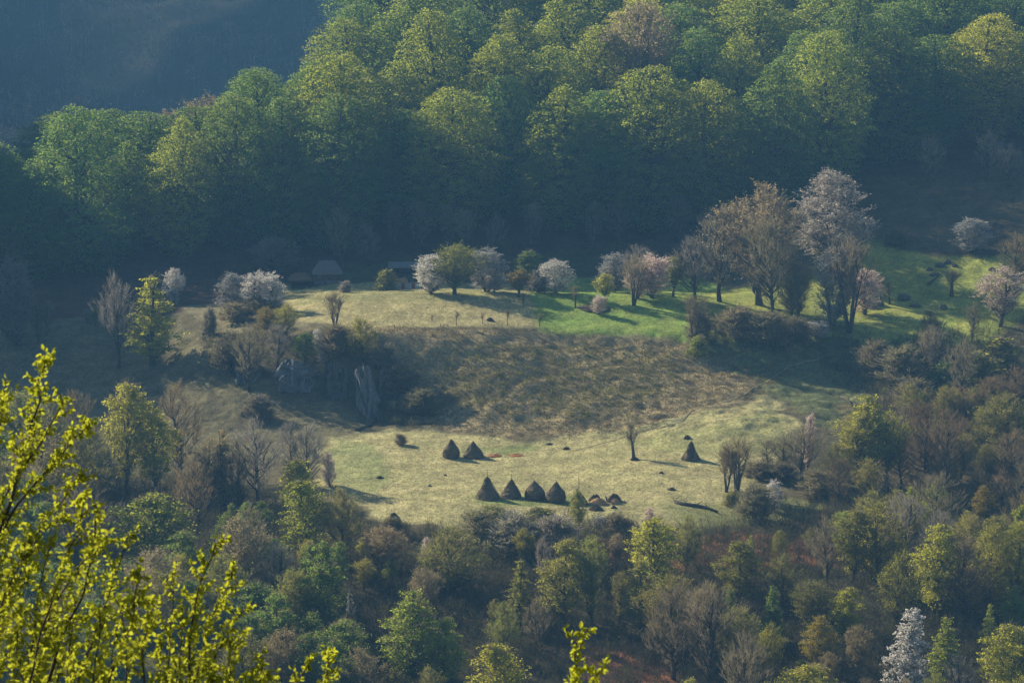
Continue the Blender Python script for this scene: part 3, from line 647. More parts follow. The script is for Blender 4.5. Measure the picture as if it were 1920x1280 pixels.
# key, px, base, top, width, leaf, twig, name, label, group
TREES = [
 # left edge and slope
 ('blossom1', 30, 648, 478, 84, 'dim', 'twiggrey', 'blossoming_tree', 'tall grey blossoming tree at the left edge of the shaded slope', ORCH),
 ('bare1', 72, 640, 560, 44, 'olive', 'twiggrey', 'bare_tree', 'dark bare clump right of the grey blossoming tree at the left edge', ORCH),
 ('bare3', 86, 630, 565, 30, 'olive', 'twiggrey', 'bare_tree', 'thin bare tree, last of the leftmost clump above the shaded pasture', ORCH),
 ('bare0', 222, 690, 520, 62, 'greyish', 'twiggrey', 'bare_tree', 'tall bare tree with a straight dark trunk left of the leafy cone-shaped tree', ORCH),
 ('small1', 180, 612, 572, 20, 'olive', 'twig', 'leafy_tree', 'tiny yellowish sapling alone on the shaded crest at left', ORCH),
 ('blossom0', 164, 606, 578, 16, 'greyish', 'twiggrey', 'blossoming_tree', 'tiny pale blossom sapling beside the yellowish sapling at left', ORCH),
 ('cone1', 286, 684, 513, 138, 'yellow', 'twig', 'leafy_tree', 'leafy yellow-green tree standing alone on the shaded left slope', ORCH),
 ('blossom2', 326, 570, 503, 40, 'white', 'twiggrey', 'blossoming_tree', 'small pale blossoming tree behind the lone leafy tree at left', ORCH),
 ('bush1', 392, 628, 580, 26, 'olive', 'twiggrey', 'bare_shrub', 'small bare shrub on a dark clod right of the lone leafy tree', ORCH),
 ('blossom3', 432, 588, 513, 62, 'greyish', 'twiggrey', 'blossoming_tree', 'grey blossoming tree just left of the brightest white pair', ORCH),
 ('blossom0', 476, 590, 511, 58, 'white', 'twiggrey', 'blossoming_tree', 'bright white blossoming tree, left one of the touching pair above the dark hedge', ORCH),
 ('blossom3', 514, 588, 514, 50, 'white', 'twiggrey', 'blossoming_tree', 'bright white blossoming tree, right one of the touching pair above the dark hedge', ORCH),
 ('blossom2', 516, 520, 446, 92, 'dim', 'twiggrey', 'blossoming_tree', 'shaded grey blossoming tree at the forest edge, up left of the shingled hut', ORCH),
 ('bush0', 440, 604, 572, 60, 'olive', 'twig', 'bare_shrub', 'dark low hedge clump, left half, under the white blossoming pair', ORCH),
 ('bush2', 496, 592, 562, 70, 'olive', 'twig', 'bare_shrub', 'dark low hedge clump, right half, under the white blossoming pair', ORCH),
 # by the buildings
 ('bush1', 648, 548, 528, 22, 'greyish', 'twiggrey', 'blossoming_shrub', 'sparse pale shrub in front of the shingled hut', ORCH),
 ('leafbush0', 725, 545, 504, 40, 'olive', 'twig', 'leafy_shrub', 'round yellowish shrub left of the metal fence', ORCH),
 ('blossom1', 808, 550, 474, 68, 'white', 'twiggrey', 'blossoming_tree', 'pale blossoming tree against the right end of the metal fence', ORCH),
 ('bud3', 852, 552, 458, 84, 'fresh', 'twig', 'leafy_tree', 'round dull green tree between two grey blossoming trees, right of the metal fence', ORCH),
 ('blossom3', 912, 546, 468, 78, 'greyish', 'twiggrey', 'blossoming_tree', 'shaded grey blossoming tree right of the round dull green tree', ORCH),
 ('blossom0', 927, 547, 511, 38, 'white', 'twiggrey', 'blossoming_tree', 'small bright white blossoming bush-like tree on the meadow rim', ORCH),
 ('small0', 973, 557, 504, 46, 'gold', 'twig', 'leafy_tree', 'small golden-green tree with a dark trunk at the join of dry and green grass', ORCH),
 ('leafy1', 988, 540, 464, 60, 'beech', 'twiggrey', 'leafy_tree', 'dark green shaded tree behind the small golden-green tree', ORCH),
 ('blossom3', 1041, 549, 488, 66, 'white', 'twiggrey', 'blossoming_tree', 'dome-shaped pale blossoming tree right of the small golden-green tree', ORCH),
 ('bush3', 1008, 549, 512, 40, 'greyish', 'twiggrey', 'bare_shrub', 'grey twiggy shrub leaning on the dome-shaped pale blossoming tree', ORCH),
 ('pollard0', 1079, 577, 540, 16, 'olive', 'twig', 'bare_tree', 'thin dead snag left of the small pink tree on the green grass', ORCH),
 ('small2', 1133, 568, 511, 40, 'yellow', 'twig', 'leafy_tree', 'small lollipop-shaped yellow-green tree on the green grass', ORCH),
 ('blossom0', 1122, 590, 554, 30, 'pink', 'twig', 'blossoming_tree', 'tiny pink blossoming tree in front of the lollipop-shaped tree', ORCH),
 ('blossom1', 1152, 548, 472, 62, 'greyish', 'twiggrey', 'blossoming_tree', 'shaded blue-grey blossoming tree behind the lollipop-shaped tree', ORCH),
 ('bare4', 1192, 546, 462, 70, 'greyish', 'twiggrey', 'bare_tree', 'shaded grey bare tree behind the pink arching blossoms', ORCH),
 ('multi0', 1188, 573, 486, 52, 'pink', 'twig', 'bare_tree', 'many-stemmed open tree standing in front of the pink arching blossoms', ORCH),
 ('blossom0', 1222, 558, 479, 74, 'pink', 'twig', 'blossoming_tree', 'pink arching blossoming tree beside the bright green tree', ORCH),
 ('blossom2', 1196, 560, 498, 48, 'pink', 'twig', 'blossoming_tree', 'lower pink blossoming tree, left of the arching one', ORCH),
 ('small1', 1262, 556, 478, 40, 'fresh', 'twig', 'leafy_tree', 'narrow bright green tree right of the pink arching blossoms', ORCH),
 ('sapling0', 982, 578, 550, 12, 'olive', 'twig', 'sapling', 'sapling below the small golden-green tree', ORCH),
 ('sapling1', 810, 611, 590, 9, 'olive', 'twig', 'sapling', 'leftmost sapling on the lower rim of the dry grass', ORCH),
 ('sapling2', 856, 611, 584, 14, 'tan', 'twig', 'sapling', 'second sapling from the left on the rim of the dry grass', ORCH),
 ('sapling1', 905, 608, 586, 12, 'tan', 'twig', 'sapling', 'sapling left of the dark clod on the rim of the dry grass', ORCH),
 ('sapling0', 951, 611, 582, 15, 'tan', 'twig', 'sapling', 'tallest sapling on the rim of the dry grass, right of the dark clod', ORCH),
 ('sapling2', 1012, 613, 588, 18, 'olive', 'twig', 'sapling', 'rightmost sapling where the dry grass meets the green', ORCH),
 # right-hand group
 ('bare2', 1303, 560, 440, 70, 'greyish', 'twiggrey', 'bare_tree', 'dim grey bare tree at the left end of the big bare group', ORCH),
 ('bare0', 1350, 566, 398, 96, 'white', 'twig', 'bare_tree', 'bare tree with a pale-edged crown left of the big tan tree', ORCH),
 ('bud0', 1424, 572, 358, 146, 'tan', 'twig', 'budding_tree', 'big round tan tree in bud, tallest of the group on the upper meadow', ORCH),
 ('bare3', 1450, 604, 420, 84, 'olive', 'twig', 'bare_tree', 'slim bare tree in front of the big round tan tree', ORCH),
 ('bigblossom0', 1560, 520, 326, 168, 'dusty', 'twiggrey', 'blossoming_tree', 'biggest blossoming tree, a broad dusty pink dome against the dark forest', ORCH),
 ('bare1', 1530, 460, 345, 80, 'greyish', 'twiggrey', 'bare_tree', 'shaded purple-grey bare tree behind the big pink dome', ORCH),
 ('bud2', 1497, 598, 494, 74, 'rust', 'twig', 'budding_tree', 'low rusty olive tree in bud under the big tan tree', ORCH),
 ('bud3', 1484, 605, 510, 50, 'olive', 'twig', 'budding_tree', 'dark many-branched olive tree left of the rusty olive one', ORCH),
 ('blossom3', 1560, 612, 470, 80, 'greyish', 'twiggrey', 'blossoming_tree', 'thin grey-white blossoming tree left of the forked pink tree', ORCH),
 ('multi1', 1592, 624, 460, 84, 'pink', 'twig', 'blossoming_tree', 'forked tree with a dark trunk and pink blossoms at its branch ends', ORCH),
 ('blossom0', 1622, 590, 505, 70, 'pink', 'twig', 'blossoming_tree', 'pink blossoming crown to the right of the forked trunk', ORCH),
 ('blossom1', 1577, 540, 460, 44, 'pink', 'twig', 'blossoming_tree', 'small pink blossoming crown up left of the forked trunk', ORCH),
 ('blossom0', 1531, 634, 602, 52, 'white', 'twiggrey', 'blossoming_shrub', 'low white blossoming shrub left of the foot of the forked trunk', ORCH),
 ('pollard1', 1650, 572, 520, 26, 'olive', 'twig', 'pollard_tree', 'dark stumpy trunk right of the forked pink tree', ORCH),
 ('pollard0', 1668, 570, 532, 20, 'olive', 'twig', 'pollard_tree', 'short dark snag, right one of the two stumps in the hollow', ORCH),
 ('pollard1', 1784, 556, 510, 34, 'tan', 'twig', 'pollard_tree', 'pollarded tree with stubby twigs on the lit hollow at right', ORCH),
 ('blossom3', 1822, 474, 411, 72, 'greyish', 'twiggrey', 'blossoming_tree', 'round blue-grey blossoming tree alone on the shaded slope at right', ORCH),
 ('bush1', 1680, 462, 432, 40, 'olive', 'twig', 'bare_shrub', 'dark bare shrub alone between the big pink dome and the blue-grey tree', ORCH),
 ('bigblossom1', 1876, 612, 502, 100, 'pink', 'twig', 'blossoming_tree', 'bright pink drooping blossoming tree near the right edge', ORCH),
 ('bare4', 1905, 540, 440, 70, 'rust', 'twigbrown', 'bare_tree', 'brown bare tree behind the bright pink drooping tree', ORCH),
 ('leafbush1', 1914, 520, 490, 40, 'gold', 'twig', 'leafy_shrub', 'orange-yellow shrub cut by the right edge above the pink drooping tree', ORCH),
 ('bare3', 1738, 655, 580, 34, 'olive', 'twig', 'bare_tree', 'thin bare tree on the lower rim of the lit hollow, left one', ORCH),
 ('bare1', 1822, 640, 568, 34, 'olive', 'twig', 'bare_tree', 'thin bare tree left of the bright pink drooping tree', ORCH),
 ('multi0', 1752, 660, 600, 40, 'olive', 'twig', 'bare_tree', 'bare many-stemmed clump on the rim below the lit hollow', ORCH),
 # cliff and its shrubs
 ('bush0', 430, 700, 632, 60, 'olive', 'twig', 'bare_shrub', 'grey twiggy shrub at the left end of the cliff top', ORCH),
 ('bare4', 468, 735, 612, 66, 'olive', 'twig', 'bare_tree', 'grey bare tree growing over the left cliff rock', ORCH),
 ('bud2', 497, 640, 578, 40, 'gold', 'twig', 'budding_tree', 'yellowish budding tree above the left cliff rock', ORCH),
 ('bud0', 538, 634, 572, 46, 'yellow', 'twig', 'budding_tree', 'yellowish budding tree left of the bare pair on the cliff top', ORCH),
 ('bare3', 520, 690, 610, 56, 'olive', 'twiggrey', 'bare_tree', 'dark bare tree between the yellowish trees and the blue cliff rock', ORCH),
 ('multi1', 628, 614, 553, 40, 'olive', 'twig', 'bare_tree', 'slim bare pair of stems on the meadow rim above the cliff', ORCH),
 ('leafy1', 572, 690, 618, 50, 'beech', 'twig', 'leafy_tree', 'dark green tree above the blue cliff rock', ORCH),
 ('blossom1', 597, 668, 615, 22, 'white', 'twiggrey', 'blossoming_tree', 'narrow white blossoming tree on the cliff top', ORCH),
 ('blossom0', 607, 680, 652, 26, 'white', 'twiggrey', 'blossoming_shrub', 'sparse white blossoming shrub hanging on the cliff', ORCH),
 ('bush2', 632, 672, 616, 60, 'olive', 'twig', 'bare_shrub', 'dark bare thicket above the gap between the two cliff rocks', ORCH),
 ('bud1', 680, 680, 592, 54, 'yellow', 'twig', 'budding_tree', 'yellow-green budding tree at the top of the pale rock streak', ORCH),
 ('bush3', 720, 690, 648, 50, 'olive', 'twiggrey', 'bare_shrub', 'low bare shrub right of the pale rock streak', ORCH),
 ('bush0', 790, 780, 735, 70, 'olive', 'twig', 'bare_shrub', 'brown bare shrub at the foot of the bank right of the rock streak', ORCH),
 ('bush1', 755, 740, 690, 60, 'olive', 'twig', 'bare_shrub', 'brown bare shrub beside the pale rock streak', ORCH),
 ('bush2', 485, 790, 745, 60, 'olive', 'twiggrey', 'bare_shrub', 'grey shrub in the dark hollow below the left cliff rock', ORCH),
 ('bush1', 500, 620, 585, 50, 'tan', 'twig', 'bare_shrub', 'brown shrub below the dark hedge under the white pair', ORCH),
 # plateau edge thickets
 ('bush0', 1310, 640, 590, 50, 'olive', 'twig', 'bare_shrub', 'bare shrub at the left end of the rim thicket below the bare trees', ORCH),
 ('multi1', 1300, 646, 560, 50, 'olive', 'twig', 'bare_tree', 'thin upright bare stems at the left end of the rim thicket', ORCH),
 ('bush3', 1380, 636, 580, 70, 'olive', 'twig', 'bare_shrub', 'dark bare shrub in the rim thicket below the big tan tree', ORCH),
 ('bush2', 1440, 650, 592, 80, 'olive', 'twig', 'bare_shrub', 'broad dark shrub at the middle of the rim thicket', ORCH),
 ('bush1', 1490, 640, 598, 60, 'olive', 'twig', 'bare_shrub', 'dark shrub at the right end of the rim thicket', ORCH),
 ('leafbush2', 1310, 664, 626, 40, 'fresh', 'twig', 'leafy_shrub', 'green shrub just below the rim thicket at its left end', ORCH),
 # lower meadow
 ('blossom1', 618, 912, 842, 28, 'pink', 'twig', 'blossoming_tree', 'slim pale pink blossoming tree at the left end of the lower meadow', LOW),
 ('pollard0', 1188, 860, 797, 30, 'olive', 'twig', 'pollard_tree', 'lone pollarded tree with fuzzy twigs on the lower meadow', LOW),
 ('bush0', 752, 834, 815, 22, 'olive', 'twig', 'bare_shrub', 'small dark shrub left of the pair of haystacks', LOW),
 ('leafy0', 1086, 990, 908, 36, 'olive', 'twig', 'leafy_tree', 'thin olive-green tree in front of the smallest haystack', LOW),
 # right edge of the meadow
 ('multi0', 1382, 922, 826, 66, 'tan', 'twigbrown', 'bare_tree', 'many-stemmed bare brown tree, first at the right end of the lower meadow', LOW),
 ('multi1', 1362, 922, 846, 44, 'olive', 'twigbrown', 'bare_tree', 'low bare brown clump cut by the right end of the lower meadow', LOW),
 ('bare3', 1440, 885, 828, 44, 'olive', 'twig', 'bare_tree', 'bare tree behind the dark hedge, left one', LOW),
 ('bare1', 1470, 890, 815, 50, 'olive', 'twig', 'bare_tree', 'bare tree behind the dark hedge, middle one', LOW),
 ('bare0', 1505, 900, 800, 66, 'olive', 'twig', 'bare_tree', 'bare tree under the pink-topped tree, right end of the dark hedge', LOW),
 ('blossom1', 1513, 880, 771, 26, 'pink', 'twig', 'blossoming_tree', 'slim tree with a pink blossom top above the dark hedge', LOW),
 ('bush1', 1420, 892, 866, 50, 'olive', 'twig', 'bare_shrub', 'dark hedge clump beside the lower meadow, left one', LOW),
 ('bush2', 1462, 900, 870, 60, 'olive', 'twig', 'bare_shrub', 'dark hedge clump beside the lower meadow, middle one', LOW),
 ('bush3', 1540, 930, 885, 80, 'olive', 'twig', 'bare_shrub', 'broad dark thicket below the pink-topped tree', LOW),
 ('blossom3', 1450, 958, 900, 34, 'white', 'twiggrey', 'blossoming_tree', 'small white blossoming tree in front of the dark hedge', LOW),
 ('bush0', 1415, 975, 918, 70, 'olive', 'twig', 'bare_shrub', 'dark shrub left of the small white blossoming tree', LOW),
 ('leafbush0', 1372, 948, 920, 36, 'olive', 'twig', 'leafy_shrub', 'olive shrub at the foot of the bare brown clump', LOW),
 ('leafy0', 1632, 905, 728, 116, 'yellow', 'twig', 'leafy_tree', 'large round yellow-green tree right of the lower meadow', LOW),
 ('bud2', 1605, 910, 778, 96, 'yellow', 'twig', 'budding_tree', 'yellow-green tree overlapping the left side of the large round one', LOW),
 ('bud3', 1662, 905, 770, 70, 'yellow', 'twig', 'budding_tree', 'yellow-green tree overlapping the right side of the large round one', LOW),
 ('bud1', 1572, 910, 830, 60, 'olive', 'twig', 'budding_tree', 'low olive tree between the pink-topped tree and the large round tree', LOW),
 ('bare2', 1735, 900, 748, 100, 'rust', 'twigbrown', 'bare_tree', 'tall brown bare tree right of the large round yellow-green tree', LOW),
 ('bare4', 1772, 925, 770, 80, 'rust', 'twigbrown', 'bare_tree', 'slim brown bare tree with one dark trunk right of the tall brown one', LOW),
 ('leafy0', 1845, 975, 903, 52, 'gold', 'twig', 'leafy_tree', 'small bright yellow-green tree among brown bare trees near the right edge', LOW),
 ('bud2', 1885, 870, 745, 100, 'olive', 'twigbrown', 'budding_tree', 'olive brown budding tree near the right edge', LOW),
 ('bare0', 1908, 800, 690, 90, 'rust', 'twigbrown', 'bare_tree', 'brown bare tree cut by the right edge above the olive one', LOW),
 # right middle slope
 ('leafbush1', 1830, 735, 655, 90, 'olive', 'twig', 'leafy_shrub', 'olive shrub mass below the lit hollow at right', LOW),
 ('leafbush0', 1872, 700, 630, 80, 'olive', 'twig', 'leafy_shrub', 'olive shrub under the bright pink drooping tree', LOW),
 ('leafbush2', 1770, 735, 672, 70, 'beech', 'twig', 'leafy_shrub', 'dark green shrub left of the olive shrub mass at right', LOW),
 ('bush0', 1640, 700, 648, 60, 'olive', 'twig', 'bare_shrub', 'dark shrub below the forked pink tree', LOW),
 ('bush3', 1690, 720, 655, 80, 'olive', 'twig', 'bare_shrub', 'dark shrub in the shade below the lit hollow', LOW),
 ('multi1', 1745, 720, 620, 60, 'olive', 'twig', 'bare_tree', 'upright bare stems above the dark green shrub at right', LOW),
 ('bare1', 1800, 760, 640, 70, 'rust', 'twig', 'bare_tree', 'bare tree above the olive shrub mass at right', LOW),
 ('bush2', 1710, 770, 715, 70, 'olive', 'twig', 'bare_shrub', 'dark thicket right of the large round yellow-green tree top', LOW),
 ('bush1', 1790, 790, 735, 80, 'olive', 'twigbrown', 'bare_shrub', 'brown thicket above the tall brown bare trees at right', LOW),
 ('bud3', 1850, 800, 720, 80, 'olive', 'twig', 'budding_tree', 'olive budding tree between the brown bare trees at right', LOW),
 # lower wood, left
 ('leafy1', 236, 930, 703, 104, 'yellow', 'twig', 'leafy_tree', 'tall pale yellow-green tree, highest crown of the left wood', WOOD),
 ('leafy0', 292, 925, 738, 108, 'yellow', 'twig', 'leafy_tree', 'green tree with a dark trunk touching the highest crown at its right', WOOD),
 ('bare2', 340, 900, 712, 84, 'rust', 'twigbrown', 'bare_tree', 'reddish brown bare tree right of the two tall green ones', WOOD),
 ('bare4', 150, 900, 735, 84, 'rust', 'twigbrown', 'bare_tree', 'reddish brown bare tree left of the two tall green ones', WOOD),
 ('bud1', 175, 945, 790, 96, 'olive', 'twig', 'budding_tree', 'olive budding tree in front of the left reddish brown one', WOOD),
 ('bud2', 30, 900, 740, 110, 'fresh', 'twig', 'budding_tree', 'pale green budding tree behind the bright near leaves at far left', WOOD),
 ('bud0', 90, 930, 760, 100, 'olive', 'twig', 'budding_tree', 'olive tree behind the bright near leaves, right of the pale green one', WOOD),
 ('cone0', 420, 965, 793, 66, 'tan', 'twig', 'budding_tree', 'pointed pale yellow tree left of the grey bare tree', WOOD),
 ('bud3', 392, 960, 820, 70, 'tan', 'twig', 'budding_tree', 'tan budding tree left of the pointed pale yellow one', WOOD),
 ('bare0', 488, 950, 790, 88, 'greyish', 'twiggrey', 'bare_tree', 'grey rounded bare tree with a dark trunk above the left wood', WOOD),
 ('bare1', 450, 965, 830, 54, 'olive', 'twig', 'bare_tree', 'bare tree between the pointed pale yellow tree and the grey one', WOOD),
 ('bare2', 575, 912, 788, 54, 'greyish', 'twiggrey', 'bare_tree', 'slim grey bare tree left of the slim pink blossoming tree', WOOD),
 ('bare3', 545, 915, 795, 50, 'greyish', 'twiggrey', 'bare_tree', 'dim grey bare tree between the rounded and the slim grey ones', WOOD),
 ('leafbush0', 556, 945, 858, 70, 'yellow', 'twig', 'leafy_shrub', 'yellow-green shrub left of the slim pink blossoming tree', WOOD),
 ('leafy2', 578, 1060, 890, 108, 'fresh', 'twig', 'leafy_tree', 'bright green tree below the yellow-green shrub, left of the meadow', WOOD),
 ('leafy1', 286, 1110, 912, 170, 'fresh', 'twig', 'leafy_tree', 'broad deep green tree in the middle of the left wood', WOOD),
 ('leafy3', 350, 1150, 985, 120, 'beech', 'twig', 'leafy_tree', 'dark green tree below the right side of the broad deep green one', WOOD),
 ('bud0', 640, 1060, 920, 70, 'olive', 'twig', 'budding_tree', 'olive budding tree right of the bright green one at the meadow edge', WOOD),
 ('bare4', 370, 1000, 860, 70, 'rust', 'twigbrown', 'bare_tree', 'brown bare tree right of the broad deep green one', WOOD),
 # lower wood, middle
 ('bush3', 738, 1010, 972, 44, 'olive', 'twig', 'bare_shrub', 'bare shrub below the small dark hay heap', WOOD),
 ('bud2', 718, 1090, 990, 90, 'tan', 'twigbrown', 'budding_tree', 'tan thin-twigged tree below the small dark hay heap', WOOD),
 ('blossom1', 798, 1060, 1005, 24, 'pink', 'twig', 'blossoming_tree', 'small pale pink blossoming tree below the meadow lip', WOOD),
 ('bud1', 850, 1110, 985, 110, 'olive', 'twig', 'budding_tree', 'olive budding tree below the front row of haystacks, left one', WOOD),
 ('leafbush1', 925, 980, 946, 60, 'olive', 'twig', 'leafy_shrub', 'yellow-green shrub in front of the leftmost haystack of the row', WOOD),
 ('leafbush0', 1015, 980, 950, 60, 'olive', 'twig', 'leafy_shrub', 'yellow-green shrub in front of the fourth haystack of the row', WOOD),
 ('bush0', 900, 1030, 968, 80, 'olive', 'twig', 'bare_shrub', 'dark thicket below the leftmost haystack of the row', WOOD),
 ('bush1', 965, 1040, 970, 100, 'olive', 'twiggrey', 'bare_shrub', 'dark thicket below the second haystack of the row', WOOD),
 ('bush2', 1035, 1040, 975, 90, 'olive', 'twiggrey', 'bare_shrub', 'dark thicket below the fourth haystack of the row', WOOD),
 ('blossom0', 1125, 992, 966, 30, 'greyish', 'twiggrey', 'blossoming_shrub', 'small grey-white blossoming shrub below the hay heaps', WOOD),
 ('bush3', 1160, 1005, 965, 60, 'olive', 'twig', 'bare_shrub', 'dark shrub left of the tall yellow-green tree below the hay heaps', WOOD),
 ('leafbush2', 1066, 1022, 998, 40, 'fresh', 'twig', 'leafy_shrub', 'small green shrub in the dark thicket below the hay heaps', WOOD),
 ('blossom1', 1217, 985, 948, 22, 'pink', 'twig', 'blossoming_tree', 'small pink blossoming top peeping behind the tall yellow-green tree', WOOD),
 ('leafy1', 1226, 1140, 956, 104, 'yellow', 'twig', 'leafy_tree', 'tall yellow-green tree below the hay heaps, with a dome crown', WOOD),
 ('bud3', 1285, 1080, 968, 60, 'olive', 'twig', 'budding_tree', 'dim budding tree right of the tall yellow-green dome', WOOD),
 ('leafy3', 1200, 1200, 1040, 90, 'olive', 'twig', 'leafy_tree', 'olive tree below the tall yellow-green dome', WOOD),
 ('cone1', 972, 1180, 1040, 70, 'olive', 'twig', 'leafy_tree', 'pointed olive tree in the middle of the lower wood', WOOD),
 ('leafy2', 1384, 1130, 1008, 92, 'olive', 'twig', 'leafy_tree', 'rounded yellow-olive tree before the red-brown ground', WOOD),
 ('bud1', 1468, 1140, 1036, 66, 'olive', 'twig', 'budding_tree', 'pointed olive tree right of the rounded yellow-olive one', WOOD),
 ('cone2', 1448, 1210, 1092, 66, 'beech', 'twig', 'leafy_tree', 'dark green pointed tree in the lower right wood', WOOD),
 ('leafy2', 1582, 1210, 1093, 76, 'yellow', 'twig', 'leafy_tree', 'rounded yellow-green tree up right of the golden tree', WOOD),
 ('bud2', 1520, 1190, 1090, 80, 'olive', 'twig', 'budding_tree', 'olive tree left of the rounded yellow-green one in the lower right wood', WOOD),
 ('leafy0', 1532, 1255, 1146, 76, 'gold', 'twig', 'leafy_tree', 'golden yellow tree at the lower right', WOOD),
 ('whitecone0', 1697, 1320, 1134, 108, 'white', 'twiggrey', 'blossoming_tree', 'white cone-shaped blossoming tree at the bottom right', WOOD),
 ('cone0', 1775, 1290, 1144, 92, 'fresh', 'twig', 'leafy_tree', 'green pointed tree right of the white cone-shaped tree', WOOD),
 ('cone1', 1852, 1215, 1128, 38, 'fresh', 'twig', 'leafy_tree', 'narrow bright green tree near the bottom right corner', WOOD),
 ('leafy1', 1900, 1340, 1158, 130, 'yellow', 'twig', 'leafy_tree', 'bright yellow-green tree filling the bottom right corner', WOOD),
 ('leafy3', 1905, 1200, 1090, 60, 'beech', 'twig', 'leafy_tree', 'dim blue-green tree above the bottom right corner', WOOD),
 ('leafy2', 1512, 1400, 1236, 160, 'yellow', 'twig', 'leafy_tree', 'broad bright yellow crown at the bottom edge below the golden tree', WOOD),
 ('leafy0', 1300, 1400, 1258, 80, 'yellow', 'twig', 'leafy_tree', 'yellow crown just showing at the bottom edge right of the red ground', WOOD),
 ('leafy2', 935, 1400, 1194, 130, 'yellow', 'twig', 'leafy_tree', 'yellow-green rounded tree at the bottom edge left of the red ground', WOOD),
 ('leafy0', 768, 1290, 1092, 130, 'fresh', 'twig', 'leafy_tree', 'bright green tree at the bottom middle, tallest of its pair', WOOD),
 ('leafy3', 828, 1300, 1145, 90, 'fresh', 'twig', 'leafy_tree', 'lit green tree joined to the right side of the bottom middle one', WOOD),
 ('leafy1', 640, 1320, 1150, 110, 'beech', 'twig', 'leafy_tree', 'dark green tree left of the bottom middle pair', WOOD),
 ('whitecone1', 658, 1200, 1096, 28, 'greyish', 'twiggrey', 'blossoming_tree', 'tiny dim white pointed tree in the dark lower wood', WOOD),
 ('leafy0', 590, 1220, 1110, 76, 'beech', 'twig', 'leafy_tree', 'dark green tree left of the tiny dim white pointed tree', WOOD),
 ('leafy1', 480, 1240, 1080, 120, 'beech', 'twig', 'leafy_tree', 'dark green tree right of the bright near leaves', WOOD),
]
for k, px, b, t, w, lm, tm, nm, lab, grp in TREES:
    cat = {'bare_shrub': 'shrub', 'leafy_shrub': 'shrub', 'blossoming_shrub': 'shrub', 'sapling': 'sapling'}.get(nm, 'tree')
    tree(k, px, b, t, w, lm, tm, lab, nm, cat, grp)

# ------------------------------------------------------------------ trees of the woods, row by row
ORD = ['first', 'second', 'third', 'fourth', 'fifth', 'sixth', 'seventh', 'eighth', 'ninth', 'tenth', 'eleventh', 'twelfth', 'thirteenth', 'fourteenth',
       'fifteenth', 'sixteenth', 'seventeenth', 'eighteenth', 'nineteenth', 'twentieth', 'twenty-first', 'twenty-second', 'twenty-third', 'twenty-fourth',
       'twenty-fifth', 'twenty-sixth', 'twenty-seventh', 'twenty-eighth', 'twenty-ninth', 'thirtieth', 'thirty-first', 'thirty-second', 'thirty-third', 'thirty-fourth', 'thirty-fifth', 'thirty-sixth']
def over(px):
    for lim, s in ((180, 'above the left clump'), (400, 'above the leafy tree'), (560, 'above the white pair'), (700, 'above the hut'), (880, 'above the metal fence'),
                   (1080, 'above the golden tree'), (1300, 'above the pink arch'), (1480, 'above the big tan tree'), (1660, 'above the big pink dome'), (3000, 'above the right slope')):
        if px < lim: return s

# forest wall across the upper slope. row: distance, px from, px to, row name
FR = [(806, -70, 640, 'front'), (819, 640, 1600, 'front'), (836, -60, 640, 'second'), (852, 620, 1990, 'second'), (866, 100, 640, 'third'), (890, 620, 1990, 'third'),
      (930, 660, 1990, 'fourth'), (974, 690, 1990, 'fifth'), (1020, 700, 1990, 'sixth')]
SILX = [-60, 0, 60, 90, 150, 230, 300, 380, 450, 520, 600, 700, 760, 800, 860, 2000]
SILY = [235, 240, 285, 205, 190, 185, 212, 180, 130, 110, 88, 84, 98, 40, -200, -200]
nf = 0
for ri, (Y, a, b, rn) in enumerate(FR):
    step = 98 * 830 / Y * (1.0 if Y < 880 else 1.22)
    px = a + rb.uniform(0, step * .6); k = 0
    side = 'left half' if b <= 660 else 'forest'
    while px < b:
        yy = Y + rb.uniform(-7, 7)
        x, y, z = at_depth(px, yy); bp = proj(x, y, z)[1]
        gap = 1250 < px < 1335 and Y > 860
        if bp > -60 and not (gap and rb.random() < .85) and not (px > 1600 and Y < 830):
            d_ = y * CP - z * SP; Wd = rb.uniform(21, 33) * (1.0 if Y < 880 else 1.25); H_ = rb.uniform(42, 54) if Y < 870 else rb.uniform(38, 48); H_ = H_ if Y > 880 else min(H_, (bp - np.interp(px, SILX, SILY) - rb.uniform(0, 14)) * d_ / FPX)
            if Y < 825 and rb.random() < .2: H_ *= .8
            if px > 1600 and Y < 870: H_ *= .85
            if H_ < 14: px += step * .6; continue
            q = rb.random()
            key = 'beech%d' % rb.randrange(6); lm = 'beech' if q < .5 else 'fresh'; tm = 'twig'; nm = 'beech_tree'; adj = 'green beech'
            if px < 600 and q < .88: lm = 'beech'  # darker leaf colour on the left stands in for shade
            if Y > 840 and px > 560 and q > .3: lm = 'fresh' if q < .86 else 'yellow'  # brighter leaf colour stands in for sunlight on the upper right
            if q > .98: key = 'bud%d' % rb.randrange(4); lm = 'tan'; adj = 'brownish budding tree'; nm = 'budding_tree'; Wd *= .8
            lab = '%s %s, %s from left in %s forest row' % (adj, over(px), ORD[min(k, 35)], (rn if b > 660 else 'left ' + rn))
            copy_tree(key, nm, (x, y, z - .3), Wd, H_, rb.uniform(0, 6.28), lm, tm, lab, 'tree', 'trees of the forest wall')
            k += 1; nf += 1
        px += step * rb.uniform(.8, 1.2)
